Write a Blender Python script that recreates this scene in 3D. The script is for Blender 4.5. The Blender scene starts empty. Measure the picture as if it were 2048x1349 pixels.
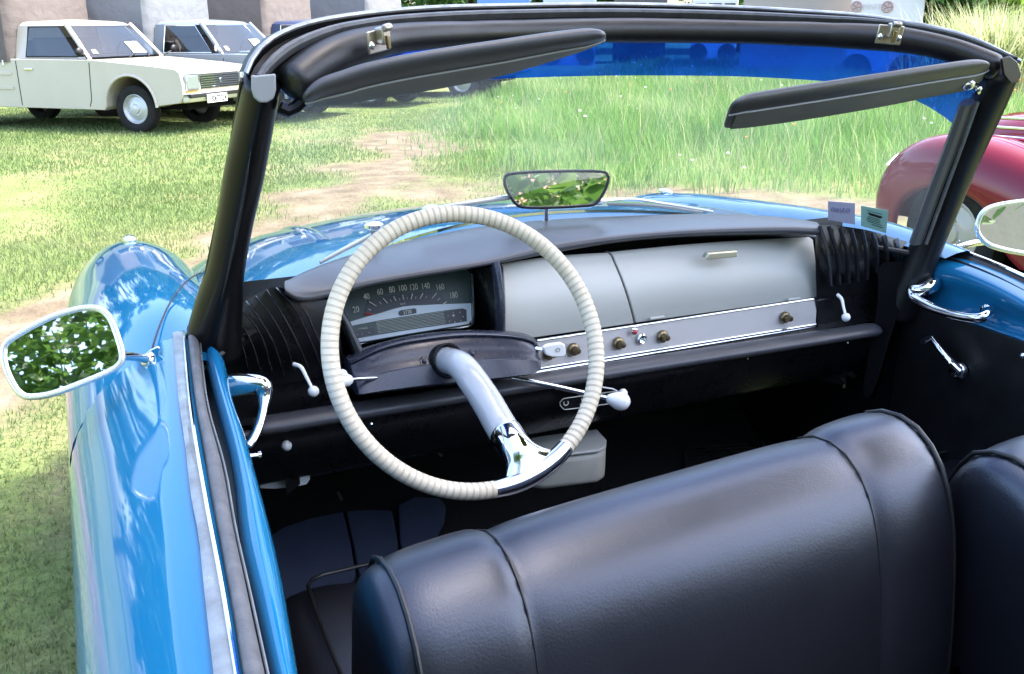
import bpy, bmesh, math, random
import numpy as np
from mathutils import Vector, Matrix
random.seed(7); rng = np.random.default_rng(7)
sc = bpy.context.scene
COL = sc.collection
V = Vector

# ------------------------------------------------------------------ camera, sky, sun, exposure
CAM = V((-0.8374, -1.5002, 1.4034)); YAW = math.radians(24.28); PIT = math.radians(19.065); F = 1935.0
FW = V((math.sin(YAW)*math.cos(PIT), math.cos(YAW)*math.cos(PIT), -math.sin(PIT)))
RT = V((math.cos(YAW), -math.sin(YAW), 0)); UP = RT.cross(FW)
cam = bpy.data.cameras.new('camera'); camo = bpy.data.objects.new('camera', cam); COL.objects.link(camo)
cam.sensor_width = 36; cam.lens = 36*F/2048; cam.clip_start = .05; cam.clip_end = 600
M = Matrix((RT, UP, -FW)).transposed().to_4x4(); M.translation = CAM; camo.matrix_world = M
sc.camera = camo

SUN = V((0.58, -0.14, 1.0)).normalized()
w = bpy.data.worlds.new('World'); sc.world = w; w.use_nodes = True
nt = w.node_tree; bg = nt.nodes['Background']
sky = nt.nodes.new('ShaderNodeTexSky'); sky.sky_type = 'NISHITA'; sky.sun_disc = False
sky.sun_elevation = math.asin(SUN.z); sky.sun_rotation = math.atan2(SUN.x, SUN.y); sky.air_density = .9; sky.dust_density = 2.6; sky.ozone_density = 1.0
nt.links.new(sky.outputs[0], bg.inputs[0]); bg.inputs[1].default_value = 0.15
sl = bpy.data.lights.new('sun', 'SUN'); sl.energy = 2.0; sl.angle = math.radians(.53); sl.color = (1, .95, .88)
so = bpy.data.objects.new('sun', sl); COL.objects.link(so); so.location = (6, -6, 14)
so.rotation_euler = (-SUN).to_track_quat('-Z', 'Y').to_euler()
sc.view_settings.view_transform = 'Standard'; sc.view_settings.look = 'None'
sc.view_settings.exposure = 2.78; sc.view_settings.gamma = 1.0

# ------------------------------------------------------------------ survey helper: a sight line met with a plane or surface of the place
def ray(px, py): return ((px-1024)/F)*RT - ((py-674.5)/F)*UP + FW
def S(px, py, x=None, y=None, z=None):
    d = ray(px, py)
    if x is not None: return CAM + d*((x-CAM.x)/d.x)
    if z is not None:
        if callable(z):
            p = CAM + d*((0-CAM.z)/d.z)
            for _ in range(30): p = CAM + d*((z(p.x, p.y)-CAM.z)/d.z)
            return p
        return CAM + d*((z-CAM.z)/d.z)
    if callable(y):
        g = lambda t: (CAM.y+d.y*t)-y(CAM.x+d.x*t, CAM.z+d.z*t)
        a = .6; ga = g(a); t = a
        while t < 4:
            t += .01; gb = g(t)
            if (ga < 0) != (gb < 0):
                lo, hi = t-.01, t
                for _ in range(40):
                    m_ = (lo+hi)/2
                    if (g(m_) < 0) == (ga < 0): lo = m_
                    else: hi = m_
                return CAM + d*lo
        return CAM + d*min((.6+.01*i for i in range(300)), key=lambda q: abs(g(q)))
    return CAM + d*((y-CAM.y)/d.y)
def SP(px, py, p0, n):                       # sight line met with the plane through p0 with normal n
    d = ray(px, py); return CAM + d*((p0-CAM).dot(n)/d.dot(n))
def SS(pts, **k): return [S(a, b, **k) for a, b in pts]

# ------------------------------------------------------------------ mesh helpers
def spl(pts, n, closed=False):
    pts = [V(p) for p in pts]; m = len(pts)
    seg = m if closed else m-1
    L = [0]
    for i in range(seg): L.append(L[-1] + max(1e-9, (pts[(i+1) % m]-pts[i]).length))
    out = []
    for k in range(n):
        s = L[-1]*k/(n if closed else n-1); i = 0
        while i < seg-1 and s > L[i+1]: i += 1
        t = (s-L[i])/(L[i+1]-L[i])
        g = (lambda j: pts[j % m]) if closed else (lambda j: pts[j] if 0 <= j < m else (2*pts[0]-pts[1] if j < 0 else 2*pts[-1]-pts[-2]))
        a, b, c, d = g(i-1), g(i), g(i+1), g(i+2)
        out.append(.5*((2*b)+(c-a)*t+(2*a-5*b+4*c-d)*t*t+(3*b-a-3*c+d)*t**3))
    return out
def lerp(a, b, t): return a+(b-a)*t

class MB:
    def __init__(s): s.v = []; s.f = []
    def add(s, vs, fs):
        o = len(s.v); s.v += [tuple(v) for v in vs]; s.f += [tuple(i+o for i in f) for f in fs]; return s
    def grid(s, rows, cu=False, cv=False):
        n, m = len(rows), len(rows[0]); vs = [p for r in rows for p in r]; fs = []
        for i in range(n if cu else n-1):
            for j in range(m if cv else m-1):
                a, b = i*m+j, i*m+(j+1) % m; c, d = ((i+1) % n)*m+(j+1) % m, ((i+1) % n)*m+j
                fs.append((a, b, c, d))
        return s.add(vs, fs)
    def tube(s, path, r, n=10, closed=False, up=None, caps=True):
        path = [V(p) for p in path]; m = len(path)
        rs = r if isinstance(r, (list, tuple)) and len(r) == m else [r]*m
        rows = []; prev = None
        for i, p in enumerate(path):
            t = (path[(i+1) % m]-path[i-1]) if closed or 0 < i < m-1 else (path[1]-path[0] if i == 0 else path[-1]-path[-2])
            t.normalize()
            u = V(up) if up is not None else (prev if prev is not None else (V((0, 0, 1)) if abs(t.z) < .9 else V((1, 0, 0))))
            u = (u-t*u.dot(t)).normalized(); prev = u; w_ = t.cross(u)
            ra, rb = rs[i] if isinstance(rs[i], (list, tuple)) else (rs[i], rs[i])
            rows.append([p+u*(ra*math.cos(a))+w_*(rb*math.sin(a)) for a in (2*math.pi*k/n for k in range(n))])
        o = len(s.v); s.grid(rows, cu=closed, cv=True)
        if caps and not closed: s.f.append(tuple(o+k for k in range(n))[::-1]); s.f.append(tuple(o+(m-1)*n+k for k in range(n)))
        return s
    def box(s, c, sx, sy, sz, ax=None):
        ax = ax or (V((1, 0, 0)), V((0, 1, 0)), V((0, 0, 1))); c = V(c)
        vs = [c+ax[0]*(i*sx/2)+ax[1]*(j*sy/2)+ax[2]*(k*sz/2) for i in (-1, 1) for j in (-1, 1) for k in (-1, 1)]
        return s.add(vs, [(0, 1, 3, 2), (4, 6, 7, 5), (0, 4, 5, 1), (2, 3, 7, 6), (0, 2, 6, 4), (1, 5, 7, 3)])
    def prism(s, outline, vec):
        n = len(outline); vec = V(vec); a = [V(p) for p in outline]; b = [p+vec for p in a]
        return s.add(a+b, [tuple(range(n))[::-1], tuple(range(n, 2*n))]+[(i, (i+1) % n, n+(i+1) % n, n+i) for i in range(n)])
    def lathe(s, prof, o, ax, n=24):
        o = V(o); ax = V(ax).normalized(); u = ax.orthogonal().normalized(); w_ = ax.cross(u)
        rows = [[o+ax*h+u*(r*math.cos(a))+w_*(r*math.sin(a)) for a in (2*math.pi*k/n for k in range(n))] for r, h in prof]
        return s.grid(rows, cv=True)
    def sphere(s, c, r, n=14, sc_=(1, 1, 1)):
        rows = []; c = V(c)
        for i in range(n//2+1):
            t = math.pi*i/(n//2); rr = max(math.sin(t), 1e-4)
            rows.append([c+V((sc_[0]*r*rr*math.cos(a), sc_[1]*r*rr*math.sin(a), sc_[2]*r*math.cos(t))) for a in (2*math.pi*k/n for k in range(n))])
        return s.grid(rows, cv=True)
    def build(s, name, mat, parent=None, smooth=True, sub=0, bevel=0, solid=0, seg=3, angle=35, soff=0, label=None):
        me = bpy.data.meshes.new(name); me.from_pydata(s.v, [], s.f); me.update()
        bm = bmesh.new(); bm.from_mesh(me); bmesh.ops.remove_doubles(bm, verts=bm.verts, dist=1e-5)
        bmesh.ops.recalc_face_normals(bm, faces=bm.faces); bm.to_mesh(me); bm.free()
        if isinstance(mat, (list, tuple)):
            for m_ in mat: me.materials.append(m_)
        else: me.materials.append(mat)
        o = bpy.data.objects.new(name, me); COL.objects.link(o)
        if parent is not None: o.parent = parent
        if solid: md = o.modifiers.new('s', 'SOLIDIFY'); md.thickness = solid; md.offset = soff
        if bevel:
            md = o.modifiers.new('b', 'BEVEL'); md.width = bevel; md.segments = seg; md.limit_method = 'ANGLE'; md.angle_limit = math.radians(angle)
        if sub: md = o.modifiers.new('u', 'SUBSURF'); md.levels = md.render_levels = sub
        if smooth:
            me.polygons.foreach_set('use_smooth', [True]*len(me.polygons))
            if not sub:
                try: me.set_sharp_from_angle(angle=math.radians(40))
                except Exception: pass
        if label: o['label'] = label
        return o
def empty(name, loc=(0, 0, 0), rz=0, parent=None):
    o = bpy.data.objects.new(name, None); COL.objects.link(o); o.location = loc; o.rotation_euler = (0, 0, rz); o.empty_display_size = .1
    if parent is not None: o.parent = parent
    return o
def tag(o, label=None, cat=None, group=None, kind=None):
    if label: o['label'] = label
    if cat: o['category'] = cat
    if group: o['group'] = group
    if kind: o['kind'] = kind
    return o
def text(name, body, size, loc, xa, ya, mat, parent=None, extr=.0004, sx=1.0, bold=0):
    cu = bpy.data.curves.new(name, 'FONT'); cu.body = body; cu.size = size; cu.align_x = 'CENTER'; cu.align_y = 'CENTER'; cu.extrude = extr; cu.offset = bold
    t = bpy.data.objects.new('tmp', cu); COL.objects.link(t)
    me = bpy.data.meshes.new_from_object(t); bpy.data.objects.remove(t)
    xa = V(xa).normalized(); ya = V(ya); ya = (ya-xa*ya.dot(xa)).normalized(); za = xa.cross(ya)
    m = Matrix((xa*sx, ya, za)).transposed().to_4x4(); m.translation = V(loc); me.transform(m)
    me.name = name; me.materials.clear(); me.materials.append(mat)
    o = bpy.data.objects.new(name, me); COL.objects.link(o)
    if parent is not None: o.parent = parent
    return o

# ------------------------------------------------------------------ materials
def mat(name, col, rough=.5, metal=0, coat=0, coat_r=.03, spec=.5, noise=None, bump=None, rvar=0, sheen=0):
    """noise=(scale, amount, colour2): mottling; bump=(scale, strength, distance)"""
    m = bpy.data.materials.new(name); m.use_nodes = True; n = m.node_tree; b = n.nodes['Principled BSDF']
    b.inputs['Base Color'].default_value = (*col, 1); b.inputs['Roughness'].default_value = rough; b.inputs['Metallic'].default_value = metal
    b.inputs['Coat Weight'].default_value = coat; b.inputs['Coat Roughness'].default_value = coat_r; b.inputs['Specular IOR Level'].default_value = spec
    tc = n.nodes.new('ShaderNodeTexCoord')
    if noise:
        tx = n.nodes.new('ShaderNodeTexNoise'); tx.inputs['Scale'].default_value = noise[0]; tx.inputs['Detail'].default_value = 6; tx.inputs['Roughness'].default_value = .6
        n.links.new(tc.outputs['Object'], tx.inputs['Vector'])
        rp = n.nodes.new('ShaderNodeMapRange'); rp.inputs[1].default_value = .35; rp.inputs[2].default_value = .7; rp.inputs[3].default_value = 0; rp.inputs[4].default_value = noise[1]
        n.links.new(tx.outputs[0], rp.inputs[0])
        mx = n.nodes.new('ShaderNodeMix'); mx.data_type = 'RGBA'; mx.inputs[6].default_value = (*col, 1); mx.inputs[7].default_value = (*noise[2], 1)
        n.links.new(rp.outputs[0], mx.inputs[0]); n.links.new(mx.outputs[2], b.inputs['Base Color'])
        if rvar:
            r2 = n.nodes.new('ShaderNodeMapRange'); r2.inputs[1].default_value = .3; r2.inputs[2].default_value = .7; r2.inputs[3].default_value = max(0, rough-rvar); r2.inputs[4].default_value = rough+rvar
            n.links.new(tx.outputs[0], r2.inputs[0]); n.links.new(r2.outputs[0], b.inputs['Roughness'])
    if bump:
        tx = n.nodes.new('ShaderNodeTexNoise'); tx.inputs['Scale'].default_value = bump[0]; tx.inputs['Detail'].default_value = 4
        n.links.new(tc.outputs['Object'], tx.inputs['Vector'])
        bp = n.nodes.new('ShaderNodeBump'); bp.inputs['Strength'].default_value = bump[1]; bp.inputs['Distance'].default_value = bump[2]
        n.links.new(tx.outputs[0], bp.inputs['Height']); n.links.new(bp.outputs[0], b.inputs['Normal'])
    return m
def _tint(m, c): m.node_tree.nodes['Principled BSDF'].inputs['Specular Tint'].default_value = (*c, 1); m.node_tree.nodes['Principled BSDF'].inputs['Specular IOR Level'].default_value = .9
BLUE = mat('blue_paint', (.009, .138, .285), .05, coat=0, spec=.45, noise=(3.2, .35, (.011, .150, .295)), bump=(3.0, .03, .01))
LEATHER = mat('black_leather', (.006, .006, .008), .36, noise=(9, .35, (.009, .009, .012)), bump=(420, .30, .0007), rvar=.025)
_tint(LEATHER, (.78, .84, 1.0))  # blue of the sky's sheen put into the specular colour
n = LEATHER.node_tree; tc = n.nodes.new('ShaderNodeTexCoord'); mp = n.nodes.new('ShaderNodeMapping'); mp.inputs['Scale'].default_value = (1.0, 2.2, .6); n.links.new(tc.outputs['Object'], mp.inputs[0])
tx = n.nodes.new('ShaderNodeTexNoise'); tx.inputs['Scale'].default_value = 26; tx.inputs['Detail'].default_value = 5; tx.inputs['Distortion'].default_value = 1.2; n.links.new(mp.outputs[0], tx.inputs['Vector'])
b2 = n.nodes.new('ShaderNodeBump'); b2.inputs['Strength'].default_value = .08; b2.inputs['Distance'].default_value = .0022; n.links.new(tx.outputs[0], b2.inputs['Height'])
b1 = [q for q in n.nodes if q.type == 'BUMP' and q != b2][0]; n.links.new(b2.outputs[0], b1.inputs['Normal'])
LEATHER2 = mat('black_leathercloth', (.005, .005, .0055), .40, noise=(20, .5, (.009, .009, .0095)), bump=(300, .3, .0006), rvar=.06)
VISOR = mat('visor_vinyl', (.045, .045, .048), .40, noise=(18, .5, (.06, .06, .062)), bump=(500, .25, .0004))
LACQ = mat('black_lacquer', (.004, .004, .0045), .30, spec=.24, bump=(18, .15, .002))
RUBBER = mat('weathered_rubber', (.075, .075, .080), .6, noise=(40, .7, (.15, .15, .155)), bump=(160, .4, .001))
BRUB = mat('black_rubber', (.006, .006, .0065), .5, bump=(150, .3, .0006))
PADM = mat('dash_pad_vinyl', (.055, .055, .062), .36, noise=(9, .6, (.075, .073, .080)), bump=(380, .2, .0005))
BLACKP = mat('black_plastic', (.005, .005, .006), .30, noise=(30, .5, (.009, .009, .010)), bump=(220, .12, .0004), rvar=.08)
SHROUD = mat('shroud_enamel', (.026, .028, .042), .26, noise=(25, .4, (.032, .034, .047)), rvar=.06)
DARK = mat('dark_trim', (.0035, .0035, .004), .85, spec=.12, bump=(200, .3, .001))
CARPET = mat('dark_carpet', (.006, .006, .007), .95, bump=(350, .6, .003))
MATB = mat('blue_floor_mat', (.030, .042, .085), .9, noise=(12, .7, (.045, .058, .10)), bump=(300, .5, .002))
GLOVE = mat('grey_satin_enamel', (.47, .46, .41), .42, noise=(5, .5, (.51, .50, .45)), bump=(500, .06, .0003))
CREAM = mat('cream_leather_binding', (.64, .555, .40), .5, noise=(45, .8, (.70, .63, .49)), bump=(260, .3, .0008))
CORD = mat('dark_binding_thread', (.30, .24, .18), .7)
SPOKE = mat('grey_spoke_enamel', (.44, .45, .46), .20, coat=.5, noise=(14, .5, (.48, .48, .485)))
CHROME = mat('chrome', (.82, .82, .84), .07, metal=1, noise=(30, .3, (.70, .70, .70)), rvar=.03)
ALU = mat('weathered_aluminium', (.36, .36, .345), .36, metal=.8, noise=(28, .9, (.20, .205, .20)), bump=(90, .25, .001), rvar=.12)
STEEL = mat('dull_plated_steel', (.50, .46, .40), .35, metal=1, noise=(60, .8, (.30, .25, .20)), rvar=.12)
BRASS = mat('aged_brass', (.30, .235, .13), .32, metal=1, noise=(90, .7, (.16, .12, .07)))
WHITE = mat('white_plastic', (.80, .79, .76), .28, coat=.3)
OFFW = mat('offwhite_card', (.62, .64, .62), .5)
REDL = mat('red_lens', (.45, .012, .015), .2, coat=1)
DIAL = mat('dial_green', (.022, .045, .040), .42)
DIALB = mat('dial_black', (.008, .012, .018), .4)
DIALW = mat('dial_silver', (.50, .56, .60), .38)
DIALT = mat('dial_cream_print', (.62, .62, .52), .6)
NEEDLE = mat('needle_red', (.6, .05, .06), .4)
GREYCAP = mat('grey_cap', (.25, .26, .27), .5)
MIRF = mat('mirror_rim_plating', (.75, .77, .77), .22, metal=.75)
MIRROR = mat('mirror_glass', (.90, .92, .91), .012, metal=1)
# brushed strip with fine horizontal lines
STRIP = mat('brushed_strip', (.47, .44, .42), .38, metal=.25)
n = STRIP.node_tree; tc = n.nodes.new('ShaderNodeTexCoord'); wv = n.nodes.new('ShaderNodeTexWave'); wv.bands_direction = 'Z'; wv.inputs['Scale'].default_value = 170; wv.inputs['Distortion'].default_value = .3
n.links.new(tc.outputs['Object'], wv.inputs['Vector']); bp = n.nodes.new('ShaderNodeBump'); bp.inputs['Strength'].default_value = .35; bp.inputs['Distance'].default_value = .0006
n.links.new(wv.outputs[1], bp.inputs['Height']); n.links.new(bp.outputs[0], n.nodes['Principled BSDF'].inputs['Normal'])
def glassmat(name, tint, refl=.9, haze=0, ior=1.45, dcol=(.7, .7, .66)):
    m = bpy.data.materials.new(name); m.use_nodes = True; n = m.node_tree; n.nodes.clear()
    out = n.nodes.new('ShaderNodeOutputMaterial'); tr = n.nodes.new('ShaderNodeBsdfTransparent'); tr.inputs[0].default_value = (*tint, 1)
    gl = n.nodes.new('ShaderNodeBsdfGlossy'); gl.inputs['Roughness'].default_value = .02; gl.inputs[0].default_value = (refl, refl, refl, 1)
    # Schlick reflectance of a thin two-sided pane
    gm_ = n.nodes.new('ShaderNodeNewGeometry'); dt = n.nodes.new('ShaderNodeVectorMath'); dt.operation = 'DOT_PRODUCT'; n.links.new(gm_.outputs['Normal'], dt.inputs[0]); n.links.new(gm_.outputs['Incoming'], dt.inputs[1])
    def mth(op, a, b=None):
        q = n.nodes.new('ShaderNodeMath'); q.operation = op
        for k_, v_ in ((0, a), (1, b)):
            if v_ is None: continue
            if isinstance(v_, (int, float)): q.inputs[k_].default_value = v_
            else: n.links.new(v_, q.inputs[k_])
        return q.outputs[0]
    f0 = ((ior-1)/(ior+1))**2*2
    fr_ = mth('ADD', mth('MULTIPLY', mth('POWER', mth('SUBTRACT', 1.0, mth('ABSOLUTE', dt.outputs['Value'])), 5.0), .55), f0)
    mx = n.nodes.new('ShaderNodeMixShader')
    n.links.new(fr_, mx.inputs[0]); n.links.new(tr.outputs[0], mx.inputs[1]); n.links.new(gl.outputs[0], mx.inputs[2]); last = mx
    if haze:  # patchy diffuse layer veils the pane
        df = n.nodes.new('ShaderNodeBsdfDiffuse'); df.inputs[0].default_value = (*dcol, 1); tl = n.nodes.new('ShaderNodeBsdfTranslucent'); tl.inputs[0].default_value = (*dcol, 1)
        ad = n.nodes.new('ShaderNodeMixShader'); n.links.new(df.outputs[0], ad.inputs[1]); n.links.new(tl.outputs[0], ad.inputs[2])
        tc = n.nodes.new('ShaderNodeTexCoord'); tx = n.nodes.new('ShaderNodeTexNoise'); tx.inputs['Scale'].default_value = 5; tx.inputs['Detail'].default_value = 7
        n.links.new(tc.outputs['Object'], tx.inputs['Vector']); mr = n.nodes.new('ShaderNodeMapRange'); mr.inputs[1].default_value = .38; mr.inputs[2].default_value = .75; mr.inputs[3].default_value = haze*.35; mr.inputs[4].default_value = haze*1.6
        n.links.new(tx.outputs[0], mr.inputs[0]); m2 = n.nodes.new('ShaderNodeMixShader'); n.links.new(mr.outputs[0], m2.inputs[0]); n.links.new(mx.outputs[0], m2.inputs[1]); n.links.new(ad.outputs[0], m2.inputs[2]); last = m2
    n.links.new(last.outputs[0], out.inputs[0]); return m
GLASS = glassmat('windscreen_glass', (.95, .97, .955), haze=.12, ior=1.25)
FILM = glassmat('blue_sun_film', (.02, .14, .85), haze=.42, ior=1.3, dcol=(.012, .13, .66))
PLEX = glassmat('dial_glass', (.95, .96, .95), ior=1.3)

# ------------------------------------------------------------------ ground
def gz(x, y): return -.024*max(0., y)*max(0., y)/(max(0., y)+1.2)
def gza(x, y): yy = np.maximum(0, y); return -.024*yy*yy/(yy+1.2)
def G(px, py): return S(px, py, z=gz)
def seg_dist(X, Y, pts):
    D = np.full(X.shape, 1e9)
    for (ax, ay), (bx, by) in zip(pts[:-1], pts[1:]):
        dx, dy = bx-ax, by-ay; t = np.clip(((X-ax)*dx+(Y-ay)*dy)/(dx*dx+dy*dy), 0, 1)
        D = np.minimum(D, np.hypot(X-ax-t*dx, Y-ay-t*dy))
    return D
def vnoise(X, Y, s, seed=0):
    r = np.random.default_rng(seed).random((64, 64)); x = X/s; y = Y/s; i = np.floor(x).astype(int); j = np.floor(y).astype(int); fx = x-i; fy = y-j
    fx = fx*fx*(3-2*fx); fy = fy*fy*(3-2*fy); g = lambda a, b: r[a % 64, b % 64]
    return (g(i, j)*(1-fx)+g(i+1, j)*fx)*(1-fy)+(g(i, j+1)*(1-fx)+g(i+1, j+1)*fx)*fy
def fbm(X, Y, s, seed=0):
    t = 0; k = 0
    for i, a in enumerate((.5, 1.7, 2.9, .9)):
        c, q = math.cos(a), math.sin(a); w_ = .55**i; t = t+vnoise(X*c-Y*q+i*7.3, X*q+Y*c+i*3.1, s*.52**i, seed+i)*w_; k += w_
    return t/k
def xy(p): return (p.x, p.y)
trackA = [(-4.5, .6)]+[xy(G(a, b)) for a, b in ((-60, 760), (60, 660), (150, 600))]+[xy(G(a, b)) for a, b in ((560, 470), (760, 350), (820, 300), (800, 262))]
trackB = [xy(G(a, b)) for a, b in ((700, 385), (1000, 385), (1250, 385), (1450, 398), (1640, 415), (1900, 440))]
def dirt(X, Y):
    n1 = fbm(X, Y, .8, 1); n2 = fbm(X, Y, 2.3, 5)
    a = 1-seg_dist(X, Y, trackA)/.85; b = 1-seg_dist(X, Y, trackB)/1.0
    v = np.maximum(a, b); under = 1-np.hypot((X+.1)/1.15, (Y-.2)/2.3)
    return np.clip(np.maximum(v, under)*1.25+.14+(n1-.5)*2.6+(n2-.58)*1.6, 0, 1)
tall_poly = [xy(G(a, b)) for a, b in ((985, 232), (985, 262), (1010, 300), (1090, 340), (1250, 362), (1450, 372), (1640, 384), (1800, 398))]+[(9, 4.2), (24, 8), (34, 26), (16, 26), (8.5, 19), (6.3, 15.5)]
def inpoly(X, Y, poly):
    c = np.zeros(X.shape, bool); n = len(poly)
    for i in range(n):
        x1, y1 = poly[i]; x2, y2 = poly[(i+1) % n]
        if y1 == y2: continue
        c ^= ((y1 > Y) != (y2 > Y)) & (X < (x2-x1)*(Y-y1)/(y2-y1)+x1)
    return c
def axis(lo, hi, c, d0, grow):
    a = [c]; d = d0
    while a[-1] < hi: a.append(a[-1]+d); d *= grow
    b = [c]; d = d0
    while b[-1] > lo: b.append(b[-1]-d); d *= grow
    return np.array(b[::-1]+a[1:])
gx = axis(-250, 250, 1.5, .07, 1.018); gy = axis(-150, 400, 6, .07, 1.018)
X, Y = np.meshgrid(gx, gy, indexing='ij'); D = dirt(X, Y)
Z = gza(X, Y)+(vnoise(X, Y, 1.7, 5)-.5)*.05+(vnoise(X, Y, .3, 6)-.5)*.012-.02
me = bpy.data.meshes.new('lawn_ground'); nx, ny = X.shape
me.from_pydata(np.stack([X, Y, Z], -1).reshape(-1, 3).tolist(), [], [(i*ny+j, (i+1)*ny+j, (i+1)*ny+j+1, i*ny+j+1) for i in range(nx-1) for j in range(ny-1)])
at = me.attributes.new('dirt', 'FLOAT', 'POINT'); at.data.foreach_set('value', D.ravel().astype(np.float32))
me.polygons.foreach_set('use_smooth', [True]*len(me.polygons))
gm = bpy.data.materials.new('lawn_and_dirt'); gm.use_nodes = True; n = gm.node_tree; b = n.nodes['Principled BSDF']; b.inputs['Roughness'].default_value = .95; b.inputs['Specular IOR Level'].default_value = .15
tc = n.nodes.new('ShaderNodeTexCoord')
def nz(scale, det=6):
    t = n.nodes.new('ShaderNodeTexNoise'); t.inputs['Scale'].default_value = scale; t.inputs['Detail'].default_value = det; n.links.new(tc.outputs['Object'], t.inputs['Vector']); return t
def ramp(src, stops):
    r = n.nodes.new('ShaderNodeValToRGB'); e = r.color_ramp.elements
    while len(e) < len(stops): e.new(.5)
    for k, (p, c) in enumerate(stops): e[k].position = p; e[k].color = (*c, 1)
    n.links.new(src, r.inputs[0]); return r
ga = ramp(nz(1.3).outputs[0], [(.3, (.10, .15, .04)), (.5, (.15, .19, .06)), (.68, (.22, .215, .095))])
gb = ramp(nz(38, 3).outputs[0], [(.3, (.55, .55, .55)), (.7, (1.1, 1.1, 1.1))])
mu = n.nodes.new('ShaderNodeMix'); mu.data_type = 'RGBA'; mu.blend_type = 'MULTIPLY'; mu.inputs[0].default_value = .8; n.links.new(ga.outputs[0], mu.inputs[6]); n.links.new(gb.outputs[0], mu.inputs[7])
dc = ramp(nz(4.3, 9).outputs[0], [(.3, (.10, .075, .05)), (.5, (.145, .112, .075)), (.7, (.20, .16, .115))])
att = n.nodes.new('ShaderNodeAttribute'); att.attribute_name = 'dirt'
mm = n.nodes.new('ShaderNodeMix'); mm.data_type = 'RGBA'; av = n.nodes.new('ShaderNodeMath'); av.operation = 'MULTIPLY_ADD'; av.inputs[1].default_value = 1.1; av.inputs[2].default_value = -.55; n.links.new(nz(16, 8).outputs[0], av.inputs[0])
ad_ = n.nodes.new('ShaderNodeMath'); ad_.operation = 'ADD'; ad_.use_clamp = True; n.links.new(att.outputs['Fac'], ad_.inputs[0]); n.links.new(av.outputs[0], ad_.inputs[1]); n.links.new(ad_.outputs[0], mm.inputs[0]); n.links.new(mu.outputs[2], mm.inputs[6]); n.links.new(dc.outputs[0], mm.inputs[7])
n.links.new(mm.outputs[2], b.inputs['Base Color'])
bp = n.nodes.new('ShaderNodeBump'); bp.inputs['Strength'].default_value = .7; bp.inputs['Distance'].default_value = .03; n.links.new(nz(30).outputs[0], bp.inputs['Height']); n.links.new(bp.outputs[0], b.inputs['Normal'])
me.materials.append(gm); go = bpy.data.objects.new('ground', me); COL.objects.link(go); tag(go, kind='structure')

# ------------------------------------------------------------------ grass (blades, uncountable)
def leafmat(name, stops, trans=.45, rough=.5):
    m = bpy.data.materials.new(name); m.use_nodes = True; n = m.node_tree; n.nodes.clear(); out = n.nodes.new('ShaderNodeOutputMaterial')
    a = n.nodes.new('ShaderNodeAttribute'); a.attribute_name = 'tint'; r = n.nodes.new('ShaderNodeValToRGB'); e = r.color_ramp.elements
    while len(e) < len(stops): e.new(.5)
    for k, (p, c) in enumerate(stops): e[k].position = p; e[k].color = (*c, 1)
    n.links.new(a.outputs['Fac'], r.inputs[0])
    d = n.nodes.new('ShaderNodeBsdfPrincipled'); d.inputs['Roughness'].default_value = rough; d.inputs['Specular IOR Level'].default_value = .3
    t = n.nodes.new('ShaderNodeBsdfTranslucent'); mx = n.nodes.new('ShaderNodeMixShader'); mx.inputs[0].default_value = trans
    n.links.new(r.outputs[0], d.inputs['Base Color']); n.links.new(r.outputs[0], t.inputs[0]); n.links.new(d.outputs[0], mx.inputs[1]); n.links.new(t.outputs[0], mx.inputs[2]); n.links.new(mx.outputs[0], out.inputs[0])
    return m
LAWN = leafmat('short_grass', [(0, (.095, .155, .045)), (.45, (.15, .215, .075)), (.8, (.225, .255, .11)), (1, (.31, .285, .17))], .4)
TALL = leafmat('meadow_grass', [(0, (.085, .19, .04)), (.5, (.16, .30, .075)), (.85, (.28, .39, .13)), (1, (.45, .42, .25))], .5)
def mesh_np(name, v, f, tint, material, parent=None):
    me = bpy.data.meshes.new(name); me.vertices.add(len(v)); me.vertices.foreach_set('co', v.astype(np.float32).ravel())
    k = f.shape[1]; me.loops.add(f.size); me.loops.foreach_set('vertex_index', f.astype(np.int32).ravel()); me.polygons.add(len(f))
    me.polygons.foreach_set('loop_start', np.arange(0, f.size, k, dtype=np.int32)); me.update(calc_edges=True); me.validate()
    a = me.attributes.new('tint', 'FLOAT', 'POINT'); a.data.foreach_set('value', tint.astype(np.float32)); me.materials.append(material)
    o = bpy.data.objects.new(name, me); COL.objects.link(o)
    if parent is not None: o.parent = parent
    return o
def blades(name, x, y, h, wd, tint, material, lean=.5):
    k = len(x); z = gza(x, y)-.03; a = rng.uniform(0, 2*np.pi, k); l = rng.uniform(.1, lean, k)*h; b_ = a+rng.uniform(-.8, .8, k)+np.pi/2
    ca, sa = np.cos(a)*wd/2, np.sin(a)*wd/2; lx, ly = np.cos(b_)*l, np.sin(b_)*l
    v = np.empty((k, 5, 3))
    v[:, 0] = np.stack([x-ca, y-sa, z], 1); v[:, 1] = np.stack([x+ca, y+sa, z], 1)
    v[:, 2] = np.stack([x+ca*.8+lx*.35, y+sa*.8+ly*.35, z+h*.55], 1); v[:, 3] = np.stack([x-ca*.8+lx*.35, y-sa*.8+ly*.35, z+h*.55], 1)
    v[:, 4] = np.stack([x+lx, y+ly, z+h], 1)
    i = np.arange(k)[:, None]*5; f = np.concatenate([i+[[0, 1, 2]], i+[[0, 2, 3]], i+[[3, 2, 4]]])
    return mesh_np(name, v.reshape(-1, 3), f, np.repeat(np.clip(tint, 0, 1), 5), material)
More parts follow.
